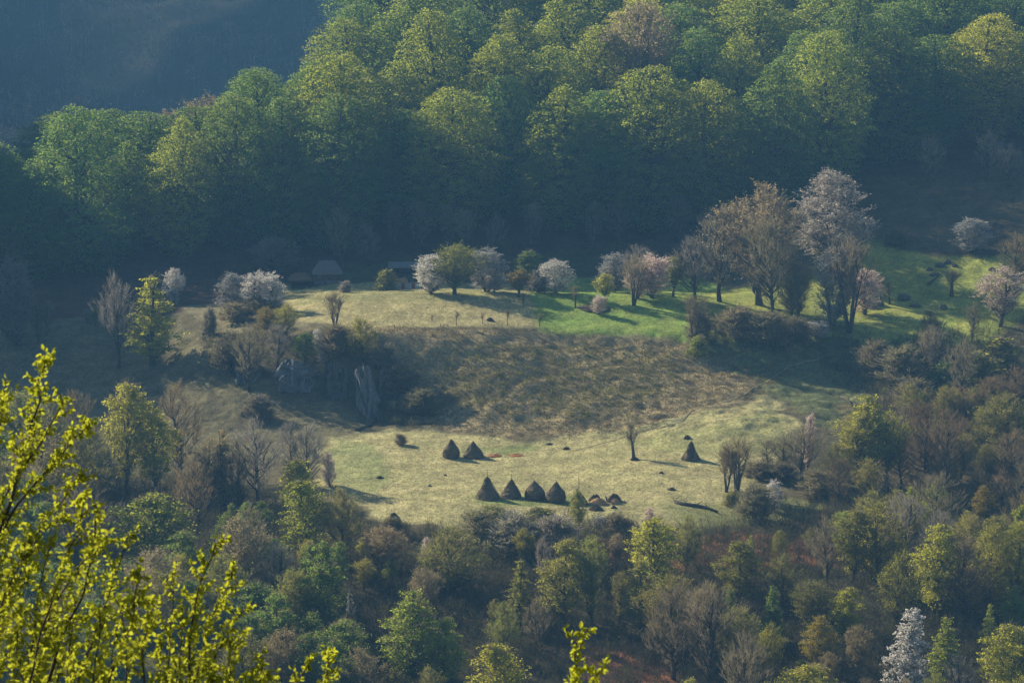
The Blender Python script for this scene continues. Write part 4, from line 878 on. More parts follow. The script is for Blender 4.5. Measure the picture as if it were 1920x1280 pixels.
# thin bare trees in the dim forest edge
k = 0
for px in [30, 120, 200, 640, 690, 735, 790, 845, 870, 930, 1000, 1110, 1160, 1275, 1330, 1740, 1850, 1890]:
    Y = rb.uniform(792, 806) if px < 1600 else rb.uniform(812, 822)
    x, y, z = at_depth(px, Y)
    copy_tree('bare%d' % rb.randrange(5), 'bare_tree', (x, y, z - .2), rb.uniform(5, 8), rb.uniform(11, 16), rb.uniform(0, 6.28), 'tan', 'twiggrey',
              'thin grey bare tree at the forest foot %s, %s from left' % (over(px).replace('above', 'behind'), ORD[k]), 'tree', 'bare trees at the forest foot'); k += 1

# the lower wood
LIMX = [-100, 0, 150, 330, 400, 560, 640, 700, 850, 900, 1100, 1200, 1300, 1400, 1500, 1620, 1750, 1900, 2050]
LIMY = [800, 790, 800, 820, 860, 930, 965, 1005, 1000, 985, 985, 995, 1015, 1000, 975, 930, 880, 840, 820]
def spot(px):
    for lim, s in ((450, 'behind the bright near leaves'), (680, 'left of the hay heap'), (880, 'below the small hay heap'), (1060, 'below the haystack row'),
                   (1180, 'below the hay heaps'), (1330, 'below the fallen log'), (1480, 'below the dark hedge'), (1640, 'above the golden tree'), (1760, 'above the white cone tree'), (3000, 'near the right edge')):
        if px < lim: return s
KEEP = [(1697, 58, 1134, 1268), (1532, 42, 1146, 1225), (1582, 44, 1093, 1170), (1226, 58, 956, 1080), (1384, 50, 1008, 1090), (1448, 38, 1092, 1165), (768, 75, 1092, 1215), (828, 60, 1145, 1240), (935, 72, 1194, 1270),
        (1512, 85, 1236, 1275), (1900, 72, 1158, 1270), (1852, 24, 1128, 1190), (1775, 50, 1144, 1225), (1845, 32, 903, 962), (658, 20, 1096, 1150), (578, 58, 890, 1005), (286, 90, 912, 1040), (850, 60, 985, 1060), (718, 50, 990, 1050), (1300, 45, 1258, 1278), (972, 40, 1040, 1120), (1470, 38, 1036, 1100), (236, 60, 703, 900), (292, 55, 738, 905), (488, 48, 790, 930), (420, 38, 793, 930)]
rows = [(1005, 'top'), (1052, 'second'), (1104, 'third'), (1160, 'fourth'), (1220, 'fifth'), (1285, 'sixth'), (1365, 'lowest')]
for bp0, rn in rows:
    px = -60 + rb.uniform(0, 30); k = 0
    while px < 1985:
        bp = bp0 + rb.uniform(-16, 16)
        lim = np.interp(px, LIMX, LIMY)
        hh = rb.uniform(135, 215) * (1.0 if px > 900 or bp0 > 1100 else 1.2)
        top = max(bp - hh, lim + rb.uniform(0, 25))
        if 1060 < px < 1230 and bp > 1215: px += 50; continue
        for kx, hw, kt, kb in KEEP:
            if abs(px - kx) < hw + .18 * (bp - top) and bp > kt + 60: top = max(top, kb + rb.uniform(-6, 10))
        if bp - top > 30:
            q = rb.random(); right = px > 1250
            if q < (.22 if right else .10): key = 'bare%d' % rb.randrange(5); nm = 'bare_tree'; lm = 'rust'; tm = rb.choice(['twigbrown', 'twig', 'twig', 'twiggrey']); adj = 'brown bare tree'
            elif q < .70: key = 'bud%d' % rb.randrange(4); nm = 'budding_tree'; lm = rb.choice(['olive', 'olive', 'tan', 'yellow', 'fresh']); tm = rb.choice(['twig', 'twigbrown']); adj = {'olive': 'olive', 'tan': 'tan', 'yellow': 'yellowish', 'fresh': 'light green'}[lm] + ' budding tree'
            else: key = rb.choice(['leafy0', 'leafy1', 'leafy2', 'leafy3', 'beech1']); nm = 'leafy_tree'; lm = rb.choice(['beech', 'fresh']) if q < (.86 if px < 800 else .80) else rb.choice(['olive', 'fresh', 'yellow']); tm = 'twig'; adj = {'beech': 'dull green', 'olive': 'olive', 'fresh': 'bright green', 'yellow': 'yellow-green'}[lm] + ' leafy tree'
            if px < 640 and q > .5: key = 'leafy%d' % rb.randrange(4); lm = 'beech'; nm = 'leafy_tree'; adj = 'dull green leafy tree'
            wpx = (bp - top) * rb.uniform(.42, .62)
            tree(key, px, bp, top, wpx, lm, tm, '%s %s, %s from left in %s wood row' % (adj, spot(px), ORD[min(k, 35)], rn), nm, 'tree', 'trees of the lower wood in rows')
            k += 1
        px += rb.uniform(44, 70)

# trees of the right-hand slope between the hollow and the wood
k = 0
for bp0, a, b in ((800, 1700, 1960), (850, 1690, 1960), (900, 1680, 1960), (950, 1560, 1960)):
    px = a + rb.uniform(0, 20)
    while px < b:
        hh = rb.uniform(60, 105); bp = bp0 + rb.uniform(-12, 12)
        key = rb.choice(['bare0', 'bare1', 'bare2', 'bare3', 'bare4', 'bud1', 'bud3']); tm = rb.choice(['twigbrown', 'twig', 'twigbrown'])
        tree(key, px, bp, bp - hh, hh * .6, 'rust' if key[1] == 'a' else 'olive', tm, 'brown thin-twigged tree on the right-hand slope, %s counting across from the large round tree' % ORD[min(k, 35)], 'bare_tree', 'tree', 'bare trees of the right-hand slope')
        k += 1; px += rb.uniform(38, 62)
# ------------------------------------------------------------------ uncountable cover
def scatter_poly(poly, n, seed):
    """n ground points whose place in the photo falls in poly, even over the ground seen"""
    r = np.random.default_rng(seed)
    xs = [p[0] for p in poly]; ysr = [p[1] for p in poly]
    # sample ground positions, keep those whose projection is inside
    Ys = r.uniform(440, 860, n * 30); us = r.uniform(min(xs), max(xs), n * 30)
    X = (us - 960) * W(Ys); Z = H(X, Ys)
    px, py = proj(X, Ys, Z)
    ok = inpoly(px + r.normal(0, 8, len(px)), py + r.normal(0, 4, len(px)), poly)
    P = np.stack([X, Ys, Z], 1)[ok]
    return P[:n]

def strips(P, n, h, w, lean, seed, up=1.0):
    r = np.random.default_rng(seed)
    B = np.repeat(P, n, 0) + np.concatenate([r.normal(0, lean * .5, (len(P) * n, 2)), np.zeros((len(P) * n, 1))], 1)
    B[:, 2] -= .05
    D = unit(np.concatenate([r.normal(0, lean, (len(B), 2)), np.full((len(B), 1), up)], 1))
    sc = np.repeat(r.uniform(.5, 1.4, (len(P), 1)), n, 0)
    return twig_quads(B, D, h * sc * r.uniform(.6, 1.2, (len(B), 1)), w, r)

def stuff(name, V, mats, mi=None, label=None):
    o = link(bpy.data.objects.new(name, quads_mesh(name, V, mats, mi)))
    tag(o, label, None, None, 'stuff')

V = strips(scatter_poly(BANK, 12000, 1), 6, .42, .10, .6, 2)
stuff('grass_tussocks', V, [M['tussock']])
V = strips(scatter_poly([(820, 640), (1240, 650), (1300, 700), (1180, 780), (960, 800), (830, 740)], 1300, 3), 6, .8, .13, .25, 4)
V2 = strips(scatter_poly([(640, 640), (830, 640), (830, 740), (760, 760)], 60, 5), 5, .8, .12, .25, 6)
stuff('green_sprouts', np.concatenate([V, V2]), [M['sprout']])
# low tufts that break up the mown grass
mead = [(590, 905), (640, 815), (1000, 826), (1290, 790), (1460, 760), (1500, 860), (1360, 960), (890, 990), (720, 980)]
V = strips(scatter_poly(mead, 11000, 11), 4, .16, .13, .5, 12)
V2 = strips(scatter_poly([(540, 548), (1300, 548), (1300, 640), (1010, 622), (700, 612)], 4500, 13), 4, .16, .13, .5, 14)
tm_ = leaf_mat('pale_grass', (.19, .19, .08), (.31, .28, .13), .4, None, 0)
stuff('meadow_grass', np.concatenate([V, V2]), [tm_])

def thicket(name, poly, n, seed, h, mt):
    r = np.random.default_rng(seed)
    P = scatter_poly(poly, n, seed)
    out = []; mi = []
    S = np.repeat(P, 9, 0) + np.concatenate([r.normal(0, .5, (len(P) * 9, 2)), np.zeros((len(P) * 9, 1))], 1)
    D = unit(np.concatenate([r.normal(0, .35, (len(S), 2)), np.ones((len(S), 1))], 1))
    L = h * np.repeat(r.uniform(.5, 1.5, (len(P), 1)), 9, 0) * r.uniform(.6, 1.2, (len(S), 1))
    out.append(twig_quads(S, D, L, .07, r)); mi.append(np.zeros(len(S)))
    f = r.uniform(.3, 1, (len(S), 5, 1)); T = (S[:, None] + D[:, None] * L[:, None] * f).reshape(-1, 3)
    D2 = unit(np.repeat(D, 5, 0) + r.normal(0, .5, (len(T), 3)))
    out.append(twig_quads(T, D2, L.repeat(5, 0) * .4, .05, r)); mi.append(np.zeros(len(T)))
    k = len(T) // 3; sel = r.integers(0, len(T), k)
    out.append(leaf_quads(T[sel] + r.normal(0, .25, (k, 3)), .28, unit(r.normal(size=(k, 3)) + np.array([0, 0, .5])), r)); mi.append(np.ones(k))
    stuff(name, np.concatenate(out), [M['litterst'], M[mt]], np.concatenate(mi))
thicket('undergrowth', [(-80, 900), (380, 900), (640, 985), (900, 1005), (1250, 1010), (1600, 930), (1980, 860), (1980, 1420), (-80, 1420)], 7000, 31, 2.7, 'thicketleaf')
thicket('undergrowth', [(380, 640), (640, 630), (655, 678), (400, 692)], 230, 32, 1.8, 'thicketleaf')
thicket('undergrowth', [(1560, 640), (1960, 620), (1980, 900), (1640, 880), (1640, 760), (1540, 700)], 900, 33, 2.0, 'thicketleaf')
thicket('undergrowth', [(712, 690), (780, 690), (780, 800), (712, 800)], 60, 36, 1.5, 'thicketleaf')
thicket('undergrowth', [(1290, 600), (1530, 606), (1640, 630), (1640, 690), (1420, 660), (1290, 645)], 200, 34, 2.0, 'thicketleaf')
thicket('undergrowth', [(880, 965), (1180, 970), (1180, 1010), (860, 1020)], 120, 35, 1.7, 'thicketleaf')

# the far mountain's wood, one dim mass
def far_wood():
    r = np.random.default_rng(50)
    n = 5200
    y = r.uniform(1395, 1760, n); x = r.uniform(-620, 60, n)
    z = HM(x, y); P = np.stack([x, y, z], 1)
    hgt = r.uniform(12, 22, n)
    out = []; mi = []
    out.append(twig_quads(P, np.tile([[0, 0, 1.0]], (n, 1)), hgt[:, None], .25, r)); mi.append(np.zeros(n))
    m = 22
    T = np.repeat(P, m, 0); t = r.uniform(.25, 1, (n * m, 1)); T[:, 2:] += t * np.repeat(hgt, m)[:, None]
    D = unit(r.normal(size=(n * m, 3)) * .6 + np.array([0, 0, .7]))
    leafy = np.repeat(r.uniform(0, 1, n) < .0, m)
    T[:, :2] += r.normal(0, 1, (n * m, 2)) * (1.2 + 2.2 * np.sin(np.pi * t ** 1.2))
    q1 = twig_quads(T, D, r.uniform(1.5, 3.5, (n * m, 1)), .28, r)
    q2 = leaf_quads(T, 2.2, unit(r.normal(size=T.shape)), r)
    out.append(np.where(leafy[:, None, None], q2, q1)); mi.append(leafy.astype(int))
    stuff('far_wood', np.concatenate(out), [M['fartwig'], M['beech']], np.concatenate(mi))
far_wood()

# ------------------------------------------------------------------ haystacks
def empty(name, loc, rz=0.0):
    o = bpy.data.objects.new(name, None); C.objects.link(o); o.location = loc; o.rotation_euler = (0, 0, rz); o.empty_display_size = .5
    return o

def haystack(px, base, top, width, prof, label, pole=0.0, prop=0, seed=0, lean=0.0):
    x, y, z = ray(px, base); d = y * CP - z * SP
    h = (base - top) * d / FPX + .25; R_ = width * 1.08 * d / FPX / 2
    r = np.random.default_rng(400 + seed)
    root = empty('haystack', (x, y, z - .2)); tag(root, label, 'haystack', 'haystacks on the lower meadow')
    ns, nr = 36, 26; V = []; F = []
    for i in range(nr + 1):
        t = i / nr; rr = float(np.interp(t, [p[0] for p in prof], [p[1] for p in prof])) * R_
        for k in range(ns):
            a = 2 * math.pi * k / ns
            w = 1 + .26 * (float(vnoise(a * 1.6 + seed * 3.1, t * 4 + seed, 5)) - .5) + .10 * (float(vnoise(k * .9, i * .8, seed)) - .5)
            V.append((rr * w * math.cos(a) + lean * t * t, rr * w * math.sin(a), h * t + .06 * math.sin(a * 3 + seed) * (1 - t)))
    for i in range(nr):
        for k in range(ns): F.append((i * ns + k, i * ns + (k + 1) % ns, (i + 1) * ns + (k + 1) % ns, (i + 1) * ns + k))
    F.append(tuple(nr * ns + k for k in range(ns)))
    # loose straw lying down the sides
    nst = 1500; t = r.uniform(.02, .97, nst); a = r.uniform(0, 2 * np.pi, nst)
    rr = np.interp(t, [p[0] for p in prof], [p[1] for p in prof]) * R_ * 1.03
    P = np.stack([rr * np.cos(a) + lean * t * t, rr * np.sin(a), h * t], 1)
    D = unit(np.stack([np.cos(a) * .35, np.sin(a) * .35, -np.ones(nst)], 1) + r.normal(0, .22, (nst, 3)))
    Q = twig_quads(P, D, r.uniform(.2, .6, (nst, 1)), .06, r)
    k0 = len(V); V += [tuple(v) for v in Q.reshape(-1, 3)]
    F += [(k0 + 4 * i, k0 + 4 * i + 1, k0 + 4 * i + 2, k0 + 4 * i + 3) for i in range(nst)]
    link(bpy.data.objects.new('hay', mesh_from('hay', V, F, [M['thatch']])), root)
    mb = MB(); tipz = h + (pole * d / FPX if pole else .12)
    mb.tube([(lean, 0, h - .5), (lean + .03, 0, (h + tipz) / 2), (lean, .02, tipz)], [.08, .07, .05], 6)
    mb.build('pole', M['pole'], root)
    for k in range(prop):
        a = -1.1 + .5 * k + .2 * seed % 1; mb = MB()
        ca, sa = math.cos(a), math.sin(a)
        rb_ = float(np.interp(.08, [p[0] for p in prof], [p[1] for p in prof])) * R_ * 1.12
        rt_ = float(np.interp(.72, [p[0] for p in prof], [p[1] for p in prof])) * R_ * 1.15
        mb.tube([(rb_ * ca, rb_ * sa, .1), (rt_ * ca, rt_ * sa, h * .75)], [.05, .04], 5); mb.build('prop_pole', M['pole'], root)
    return root
bell = [(0, .98), (.08, 1), (.25, .82), (.5, .50), (.75, .28), (.9, .20), (.97, .10), (1, .03)]
cone_ = [(0, .92), (.08, 1), (.3, .85), (.55, .58), (.8, .27), (.95, .10), (1, .03)]
plump = [(0, .86), (.15, .98), (.35, 1), (.55, .82), (.75, .50), (.9, .22), (1, .03)]
onion = [(0, .84), (.15, .96), (.3, 1), (.5, .90), (.65, .62), (.8, .36), (.93, .18), (1, .04)]
tent = [(0, .98), (.06, 1), (.3, .80), (.6, .48), (.85, .20), (1, .03)]
haystack(846, 857, 823, 28, onion, 'dark haystack with a rounded belly, left one of the pair at the back', 0, 1, 1, .12)
haystack(888, 857, 827, 37, tent, 'dark tent-shaped haystack, right one of the pair at the back', 0, 0, 2, -.1)
haystack(1295, 861, 827, 32, bell, 'lone haystack at the right side of the lower meadow', 0, 0, 3, .12)
haystack(914, 934, 893, 42, bell, 'leftmost and tallest haystack of the front row, with a long pole on top', 14, 2, 4, -.05)
haystack(958, 932, 897, 36, cone_, 'second haystack of the front row, with a thin pole on top', 9, 0, 5, .14)
haystack(1003, 935, 901, 34, plump, 'third haystack of the front row, plump with a short tip', 2, 0, 6, -.16)
haystack(1042, 941, 903, 33, onion, 'fourth haystack of the front row, a tall rounded one without a pole', 0, 0, 7, .1)
haystack(1085, 945, 920, 34, tent, 'smallest haystack of the front row, half built round a tall pole', 32, 0, 8)

def heap(px, base, top, width, mat, label, seed, name='hay_heap', cat='hay heap', grp='hay heaps beside the row'):
    x, y, z = ray(px, base); d = y * CP - z * SP
    h = (base - top) * d / FPX + .15; R_ = width * d / FPX / 2
    r = np.random.default_rng(500 + seed); V = []; F = []; ns, nr = 28, 12
    for i in range(nr + 1):
        t = i / nr; ph = t * math.pi / 2
        for k in range(ns):
            a = 2 * math.pi * k / ns
            w = 1 + .5 * (float(vnoise(math.cos(a) * 1.3 + seed, math.sin(a) * 1.3 + t * 1.5, seed)) - .5)
            V.append((R_ * math.cos(ph) * w * math.cos(a), R_ * .8 * math.cos(ph) * w * math.sin(a), h * math.sin(ph) * (1 + .25 * (float(vnoise(math.cos(a) * 2, math.sin(a) * 2, seed + 3)) - .5)) - .15))
    for i in range(nr):
        for k in range(ns): F.append((i * ns + k, i * ns + (k + 1) % ns, (i + 1) * ns + (k + 1) % ns, (i + 1) * ns + k))
    F.append(tuple(nr * ns + k for k in range(ns)))
    nst = 500; sel = r.integers(0, len(V), nst); P = np.array(V)[sel] * 1.02
    Q = twig_quads(P, unit(r.normal(size=(nst, 3)) + np.array([0, 0, -.2])), r.uniform(.15, .4, (nst, 1)), .05, r)
    k0 = len(V); V += [tuple(v) for v in Q.reshape(-1, 3)]
    F += [(k0 + 4 * i, k0 + 4 * i + 1, k0 + 4 * i + 2, k0 + 4 * i + 3) for i in range(nst)]
    o = link(bpy.data.objects.new(name, mesh_from(name, V, F, [mat], False))); o.location = (x, y, z - .1)
    tag(o, label, cat, grp)
    return o
heap(1113, 939, 929, 22, M['darkhay'], 'dark low hay heap left of the big light brown one', 1)
heap(1119, 934, 927, 12, M['darkhay'], 'small round dark hay heap on the far side of the light brown one', 2)
heap(1121, 945, 933, 32, M['freshhay'], 'long light brown hay heap left of the person', 3)
heap(1151, 940, 925, 26, M['darkhay'], 'largest dark hay heap right of the person', 4)
heap(1152, 944, 935, 21, M['freshhay'], 'small light brown hay heap right of the person', 5)
heap(1117, 956, 948, 26, M['darkhay'], 'flat dark hay heap in front of the long light brown one', 6)
heap(1151, 953, 948, 12, M['darkhay'], 'tiny dark hay heap in front of the small light brown one', 7)
heap(739, 981, 962, 28, M['darkhay'], 'dark hay heap alone on the slope below the meadow lip', 8)

# mounds and clods on the grass
def clod(px, base, w, h, label, seed, mat='earth', grp='dark clods on the grass'):
    return heap(px, base, base - h, w, M[mat], label, seed, 'earth_clod', 'clod', grp)
clod(1190, 863, 16, 6, 'dark earth mound at the foot of the lone pollarded tree', 21)
clod(712, 897, 16, 4, 'flat dark clod on the left of the lower meadow', 22)
clod(919, 602, 14, 6, 'dark clod between the saplings on the dry grass', 23)
clod(392, 625, 26, 5, 'dark clod under the bare shrub right of the lone leafy tree', 24)
clod(1289, 823, 14, 6, 'dark clod just above the lone haystack', 25)
clod(1062, 842, 13, 4, 'dark clod at the back of the lower meadow', 26)
clod(1030, 833, 12, 2.5, 'small clod on the back edge of the lower meadow', 27)
clod(1260, 918, 18, 4, 'flat clod on the lower meadow below the lone haystack', 28)
clod(1356, 1000, 22, 6, 'brown clod below the fallen log', 29)
clod(1110, 579, 70, 7, 'bed of bare earth round the tiny pink tree', 30)
clod(1240, 888, 10, 2.5, 'tiny clod between the pollarded tree and the lone haystack', 31)
clod(835, 892, 6, 2, 'tiny clod in the middle of the lower meadow', 32)
clod(806, 912, 7, 2, 'tiny clod left of the front haystack row', 33)
clod(930, 855, 30, 3.5, 'red-brown litter patch right of the pair of haystacks', 34, 'reddirt', 'red-brown litter patches')
clod(968, 854, 34, 2.5, 'thin red-brown litter strip, right one behind the haystack row', 35, 'reddirt', 'red-brown litter patches')

# ------------------------------------------------------------------ rock faces, boulders, log
def rock(px, base, top, width, label, seed, mat='stone', name='rock_outcrop', cat='rock', grp='rocks of the cliff', depth=.35, slant=0.0):
    x, y, z = ray(px, base); d = y * CP - z * SP
    hw = width * d / FPX / 2; h = (base - top) * d / FPX
    V = []; F = []; n = 28; m = 26
    for i in range(m + 1):
        v = i / m
        for k in range(n + 1):
            u = k / n * 2 - 1; e = math.sqrt(max(0, 1 - u * u * (.85 + .15 * v)))
            nz = float(fbm(u * 5 * hw / 4 + seed, v * 2.2 * h / 6, seed, 4)) - .5; gr = float(fbm(u * 1.6 * hw + seed, v * 4, seed + 9, 3)) - .5
            yy = -hw * depth * e + nz * 3.4 + gr * .6 + v * h * .35
            top_ = 1 + (.3 if mat == 'paler' else .9) * (float(fbm(u * 3 + seed, .3, seed + 4, 3)) - .5)
            V.append((u * hw * (1 + .3 * (float(vnoise(v * 5, seed, seed)) - .5)) + slant * (1 - v), yy, h * v * top_ * (.75 + .25 * e) - .4))
    for i in range(m):
        for k in range(n): a = i * (n + 1) + k; F.append((a, a + 1, a + n + 2, a + n + 1))
    k0 = len(V); V += [(-hw, hw * .6 + 2.5, -.5), (hw, hw * .6 + 2.5, -.5), (-hw * .9, hw * .6 + 3.5, h * .6), (hw * .9, hw * .6 + 3.5, h * .6)]
    F += [(0, m * (n + 1), k0 + 2, k0), (n, k0 + 1, k0 + 3, m * (n + 1) + n), (k0, k0 + 2, k0 + 3, k0 + 1)]
    F.append(tuple([m * (n + 1) + k for k in range(n + 1)] + [k0 + 3, k0 + 2]))
    o = link(bpy.data.objects.new(name, mesh_from(name, V, F, [M[mat]], False))); o.location = (x, y, z)
    tag(o, label, cat, grp)
rock(556, 732, 682, 78, 'broad blue-grey rock face in the shade of the cliff', 1)
rock(466, 715, 682, 50, 'dim rock half hidden by grey twigs at the left of the cliff', 2)
rock(680, 785, 682, 30, 'pale rock streak slanting down the cliff', 3, 'paler', slant=3.2)
rock(735, 745, 690, 56, 'dim rock right of the pale streak', 5, 'darkstone')
rock(630, 745, 680, 44, 'dim dark rock between the broad face and the pale streak', 6, 'darkstone')
rock(470, 780, 765, 36, 'dark low rock in the hollow under the cliff', 7, 'darkstone')
def boulder(px, base, w, h, label, seed):
    x, y, z = ray(px, base); d = y * CP - z * SP; k = d / FPX
    bm = bmesh.new(); bmesh.ops.create_icosphere(bm, subdivisions=3, radius=1)
    for v in bm.verts:
        q = .35 + 1.3 * float(fbm(v.co.x * 1.3 + seed, v.co.y * 1.3 + v.co.z * 1.7, seed, 3))
        v.co = Vector((v.co.x * w * k / 2 * q, v.co.y * w * k / 2.4 * q, v.co.z * h * k * .85 * q))
    me = bpy.data.meshes.new('boulder'); bm.to_mesh(me); bm.free(); me.materials.append(M['darkstone'])
    o = link(bpy.data.objects.new('boulder', me)); o.location = (x, y, z + .1)
    tag(o, label, 'boulder', 'dark boulders in the hollow')
for i, (px, b, w, h, lab) in enumerate([(1762, 500, 16, 8, 'dark boulder above the pollarded tree in the hollow'), (1776, 494, 14, 7, 'dark boulder left of the highest one above the hollow'),
        (1742, 507, 14, 6, 'leftmost dark boulder on the lit hollow'), (1790, 500, 10, 5, 'small dark boulder right of the pair above the pollarded tree'),
        (1752, 516, 18, 5, 'flat dark boulder just above the fallen trunk in the hollow'), (1860, 508, 14, 8, 'dark boulder left of the brown bare tree at right'),
        (1918, 525, 16, 14, 'big dark boulder at the right edge beside the pink drooping tree'), (1695, 562, 26, 8, 'dark brown boulder heap right of the two stumps'),
        (1640, 575, 30, 10, 'dark rubble mound at the foot of the left stump'), (1716, 574, 22, 6, 'low dark boulder in the middle of the hollow'),
        (1768, 579, 14, 7, 'dark boulder below the pollarded tree in the hollow'), (1850, 440, 20, 10, 'dim boulder above the blue-grey tree at right'),
        (1870, 425, 14, 8, 'dim boulder up right of the blue-grey tree')]):
    boulder(px, b, w, h, lab, i + 3)

def log(pts, rad, label, name='fallen_log'):
    P = [ray(*p) for p in pts]; x0, y0, z0 = P[0]
    root = empty(name, (x0, y0, z0)); tag(root, label, 'log', None)
    mb = MB(); mb.tube([(p[0] - x0, p[1] - y0, p[2] - z0 + rad * .7) for p in P], [rad * (1.1 - .6 * i / len(P)) for i in range(len(P))], 8); mb.build('trunk', M['bark'], root, True)
    rr = random.Random(len(pts)); 
    for i, p in enumerate(P[:-1]):
        for k in range(2):
            q = (p[0] - x0, p[1] - y0, p[2] - z0 + rad * .8); mb = MB()
            mb.tube([q, (q[0] + rr.uniform(-.6, .9), q[1] + rr.uniform(-.3, .3), q[2] + rr.uniform(.4, .9)), (q[0] + rr.uniform(-1, 1.6), q[1] + rr.uniform(-.4, .4), q[2] + rr.uniform(.6, 1.4))], [.09, .06, .02], 5)
            mb.build('branch', M['bark'], root)
log([(1266, 944), (1285, 948), (1305, 950), (1325, 955), (1345, 962)], .42, 'long dark fallen log lying at the lower right end of the meadow')
log([(1741, 536), (1750, 527), (1758, 520)], .3, 'dark fallen trunk lying slantwise in the lit hollow')
log([(668, 808), (690, 800), (706, 790)], .35, 'dark fallen trunk at the foot of the pale rock streak')
log([(1575, 745), (1590, 752), (1600, 765)], .3, 'dark broken branch wood left of the large round yellow-green tree')
log([(1090, 1018), (1112, 1020), (1130, 1024)], .3, 'dark log in the thicket below the hay heaps')

# fence stakes along the rim
for i, (px, b, h) in enumerate([(826, 612, 6), (832, 612, 5), (1700, 640, 12), (1672, 640, 10), (952, 962, 12), (925, 962, 10)]):
    x, y, z = ray(px, b); k = (y * CP - z * SP) / FPX; mb = MB()
    mb.tube([(0, 0, -.2), (.03, 0, h * k * .6), (0, .02, h * k)], [.08, .07, .05], 6)
    o = mb.build('stake', M['oldwood']); o.location = (x, y, z)
    tag(o, ['short stake on the rim left of the saplings', 'shorter stake right beside the first on the rim', 'tall stake on the lower rim of the lit hollow', 'stake left of the tall one under the lit hollow', 'stake just below the gap after the leftmost haystack', 'stake in the shrub below the leftmost haystack'][i], 'stake', 'wooden stakes')

# ------------------------------------------------------------------ buildings in the shade
def hip_roof(mb, L, Wd, z0, h, ridge, over=.5, thick=.18):
    l, w = L / 2 + over, Wd / 2 + over; r_ = ridge / 2
    for dz in (0,):
        v = [(-l, -w, z0), (l, -w, z0), (l, w, z0), (-l, w, z0), (-r_, 0, z0 + h), (r_, 0, z0 + h)]
        u = [(a, b, c - thick) for a, b, c in v[:4]]
        mb.add(v + u, [(0, 1, 5, 4), (1, 2, 5), (2, 3, 4, 5), (3, 0, 4), (6, 7, 1, 0), (7, 8, 2, 1), (8, 9, 3, 2), (9, 6, 0, 3), (9, 8, 7, 6)])

def hut():
    x, y, z = at_depth(614, 778); base = proj(x, y, z)[1]
    root = empty('wooden_hut', (x, y, z), R(6)); tag(root, 'old wooden hut with a steep grey shingled roof at the forest foot', 'hut')
    S = (y * CP - z * SP) / FPX
    Wf = 46 * S; zr = (base - 510) * S; ht = 21 * S
    mb = MB(); mb.box((0, 0, .25), (Wf + .3, 5.3, 1.0)); mb.build('stone_base', M['stone'], root)
    mb = MB()
    n = 8; hh = (zr - .75) / n
    for i in range(n):
        mb.box((0, -2.5 + .001 * i, .76 + hh * (i + .5)), (Wf, .22, hh * .9)); mb.box((0, 2.5, .76 + hh * (i + .5)), (Wf, .22, hh * .9))
        mb.box((-Wf / 2 + .1, 0, .78 + hh * (i + .5)), (.2, 4.75, hh * .9)); mb.box((Wf / 2 - .1, 0, .78 + hh * (i + .5)), (.2, 4.75, hh * .9))
    mb.box((0, 0, zr / 2 + .4), (Wf - .5, 4.6, zr - .9))
    mb.build('wall', M['oldwood'], root)
    mb = MB(); hip_roof(mb, Wf, 5.0, zr, ht, Wf * .62, .8, .2)
    # rows of shingles: short courses proud of the slope
    rr = random.Random(3); w = 2.5 + .8
    for k in range(9):
        t = (k + .5) / 9; zz = zr + ht * t; yy = -w * (1 - t); half = (Wf / 2 + .8) * (1 - t) + Wf * .31 * t
        xx = -half
        while xx < half - .2:
            ww = rr.uniform(.18, .32); mb.box((xx + ww / 2, yy - .02, zz + .03 + rr.uniform(0, .03)), (ww * .92, .5, .05)); xx += ww
    rf = mb.build('roof', M['shingle'], root)
    mb = MB(); mb.tube([(-Wf * .31, 0, zr + ht + .05), (Wf * .31, 0, zr + ht + .05)], [.12, .12], 6); mb.build('ridge_cap', M['shingle'], rf)
    mb = MB(); mb.box((-.4, .3, zr + ht + .1), (.5, .5, 1.2)); mb.build('chimney', M['darkstone'], rf)
    mb = MB(); mb.box((-.6, -2.66, 1.7), (1.0, .1, 1.9)); dr = mb.build('door', M['darkstone'], root)
    mb = MB(); mb.box((-.2, -2.74, 1.7), (.12, .06, .06)); mb.build('handle', M['rusty'], dr)
    for xx in (-2.3, 1.5):
        mb = MB()
        for a in (-.4, .4): mb.box((xx + a, -2.66, 1.95), (.1, .12, .9))
        for a in (1.5, 2.4): mb.box((xx, -2.68, a), (.9, .12, .1))
        wi = mb.build('window', M['pole'], root); mb = MB(); mb.box((xx, -2.63, 1.95), (.7, .05, .8)); mb.build('pane', M['glass'], wi)
    for xx in (-Wf / 2 - .4, -Wf * .17, Wf * .17, Wf / 2 + .4):
        mb = MB(); mb.box((xx, -3.15, zr / 2), (.14, .14, zr - .2)); mb.build('post', M['oldwood'], root)
hut()

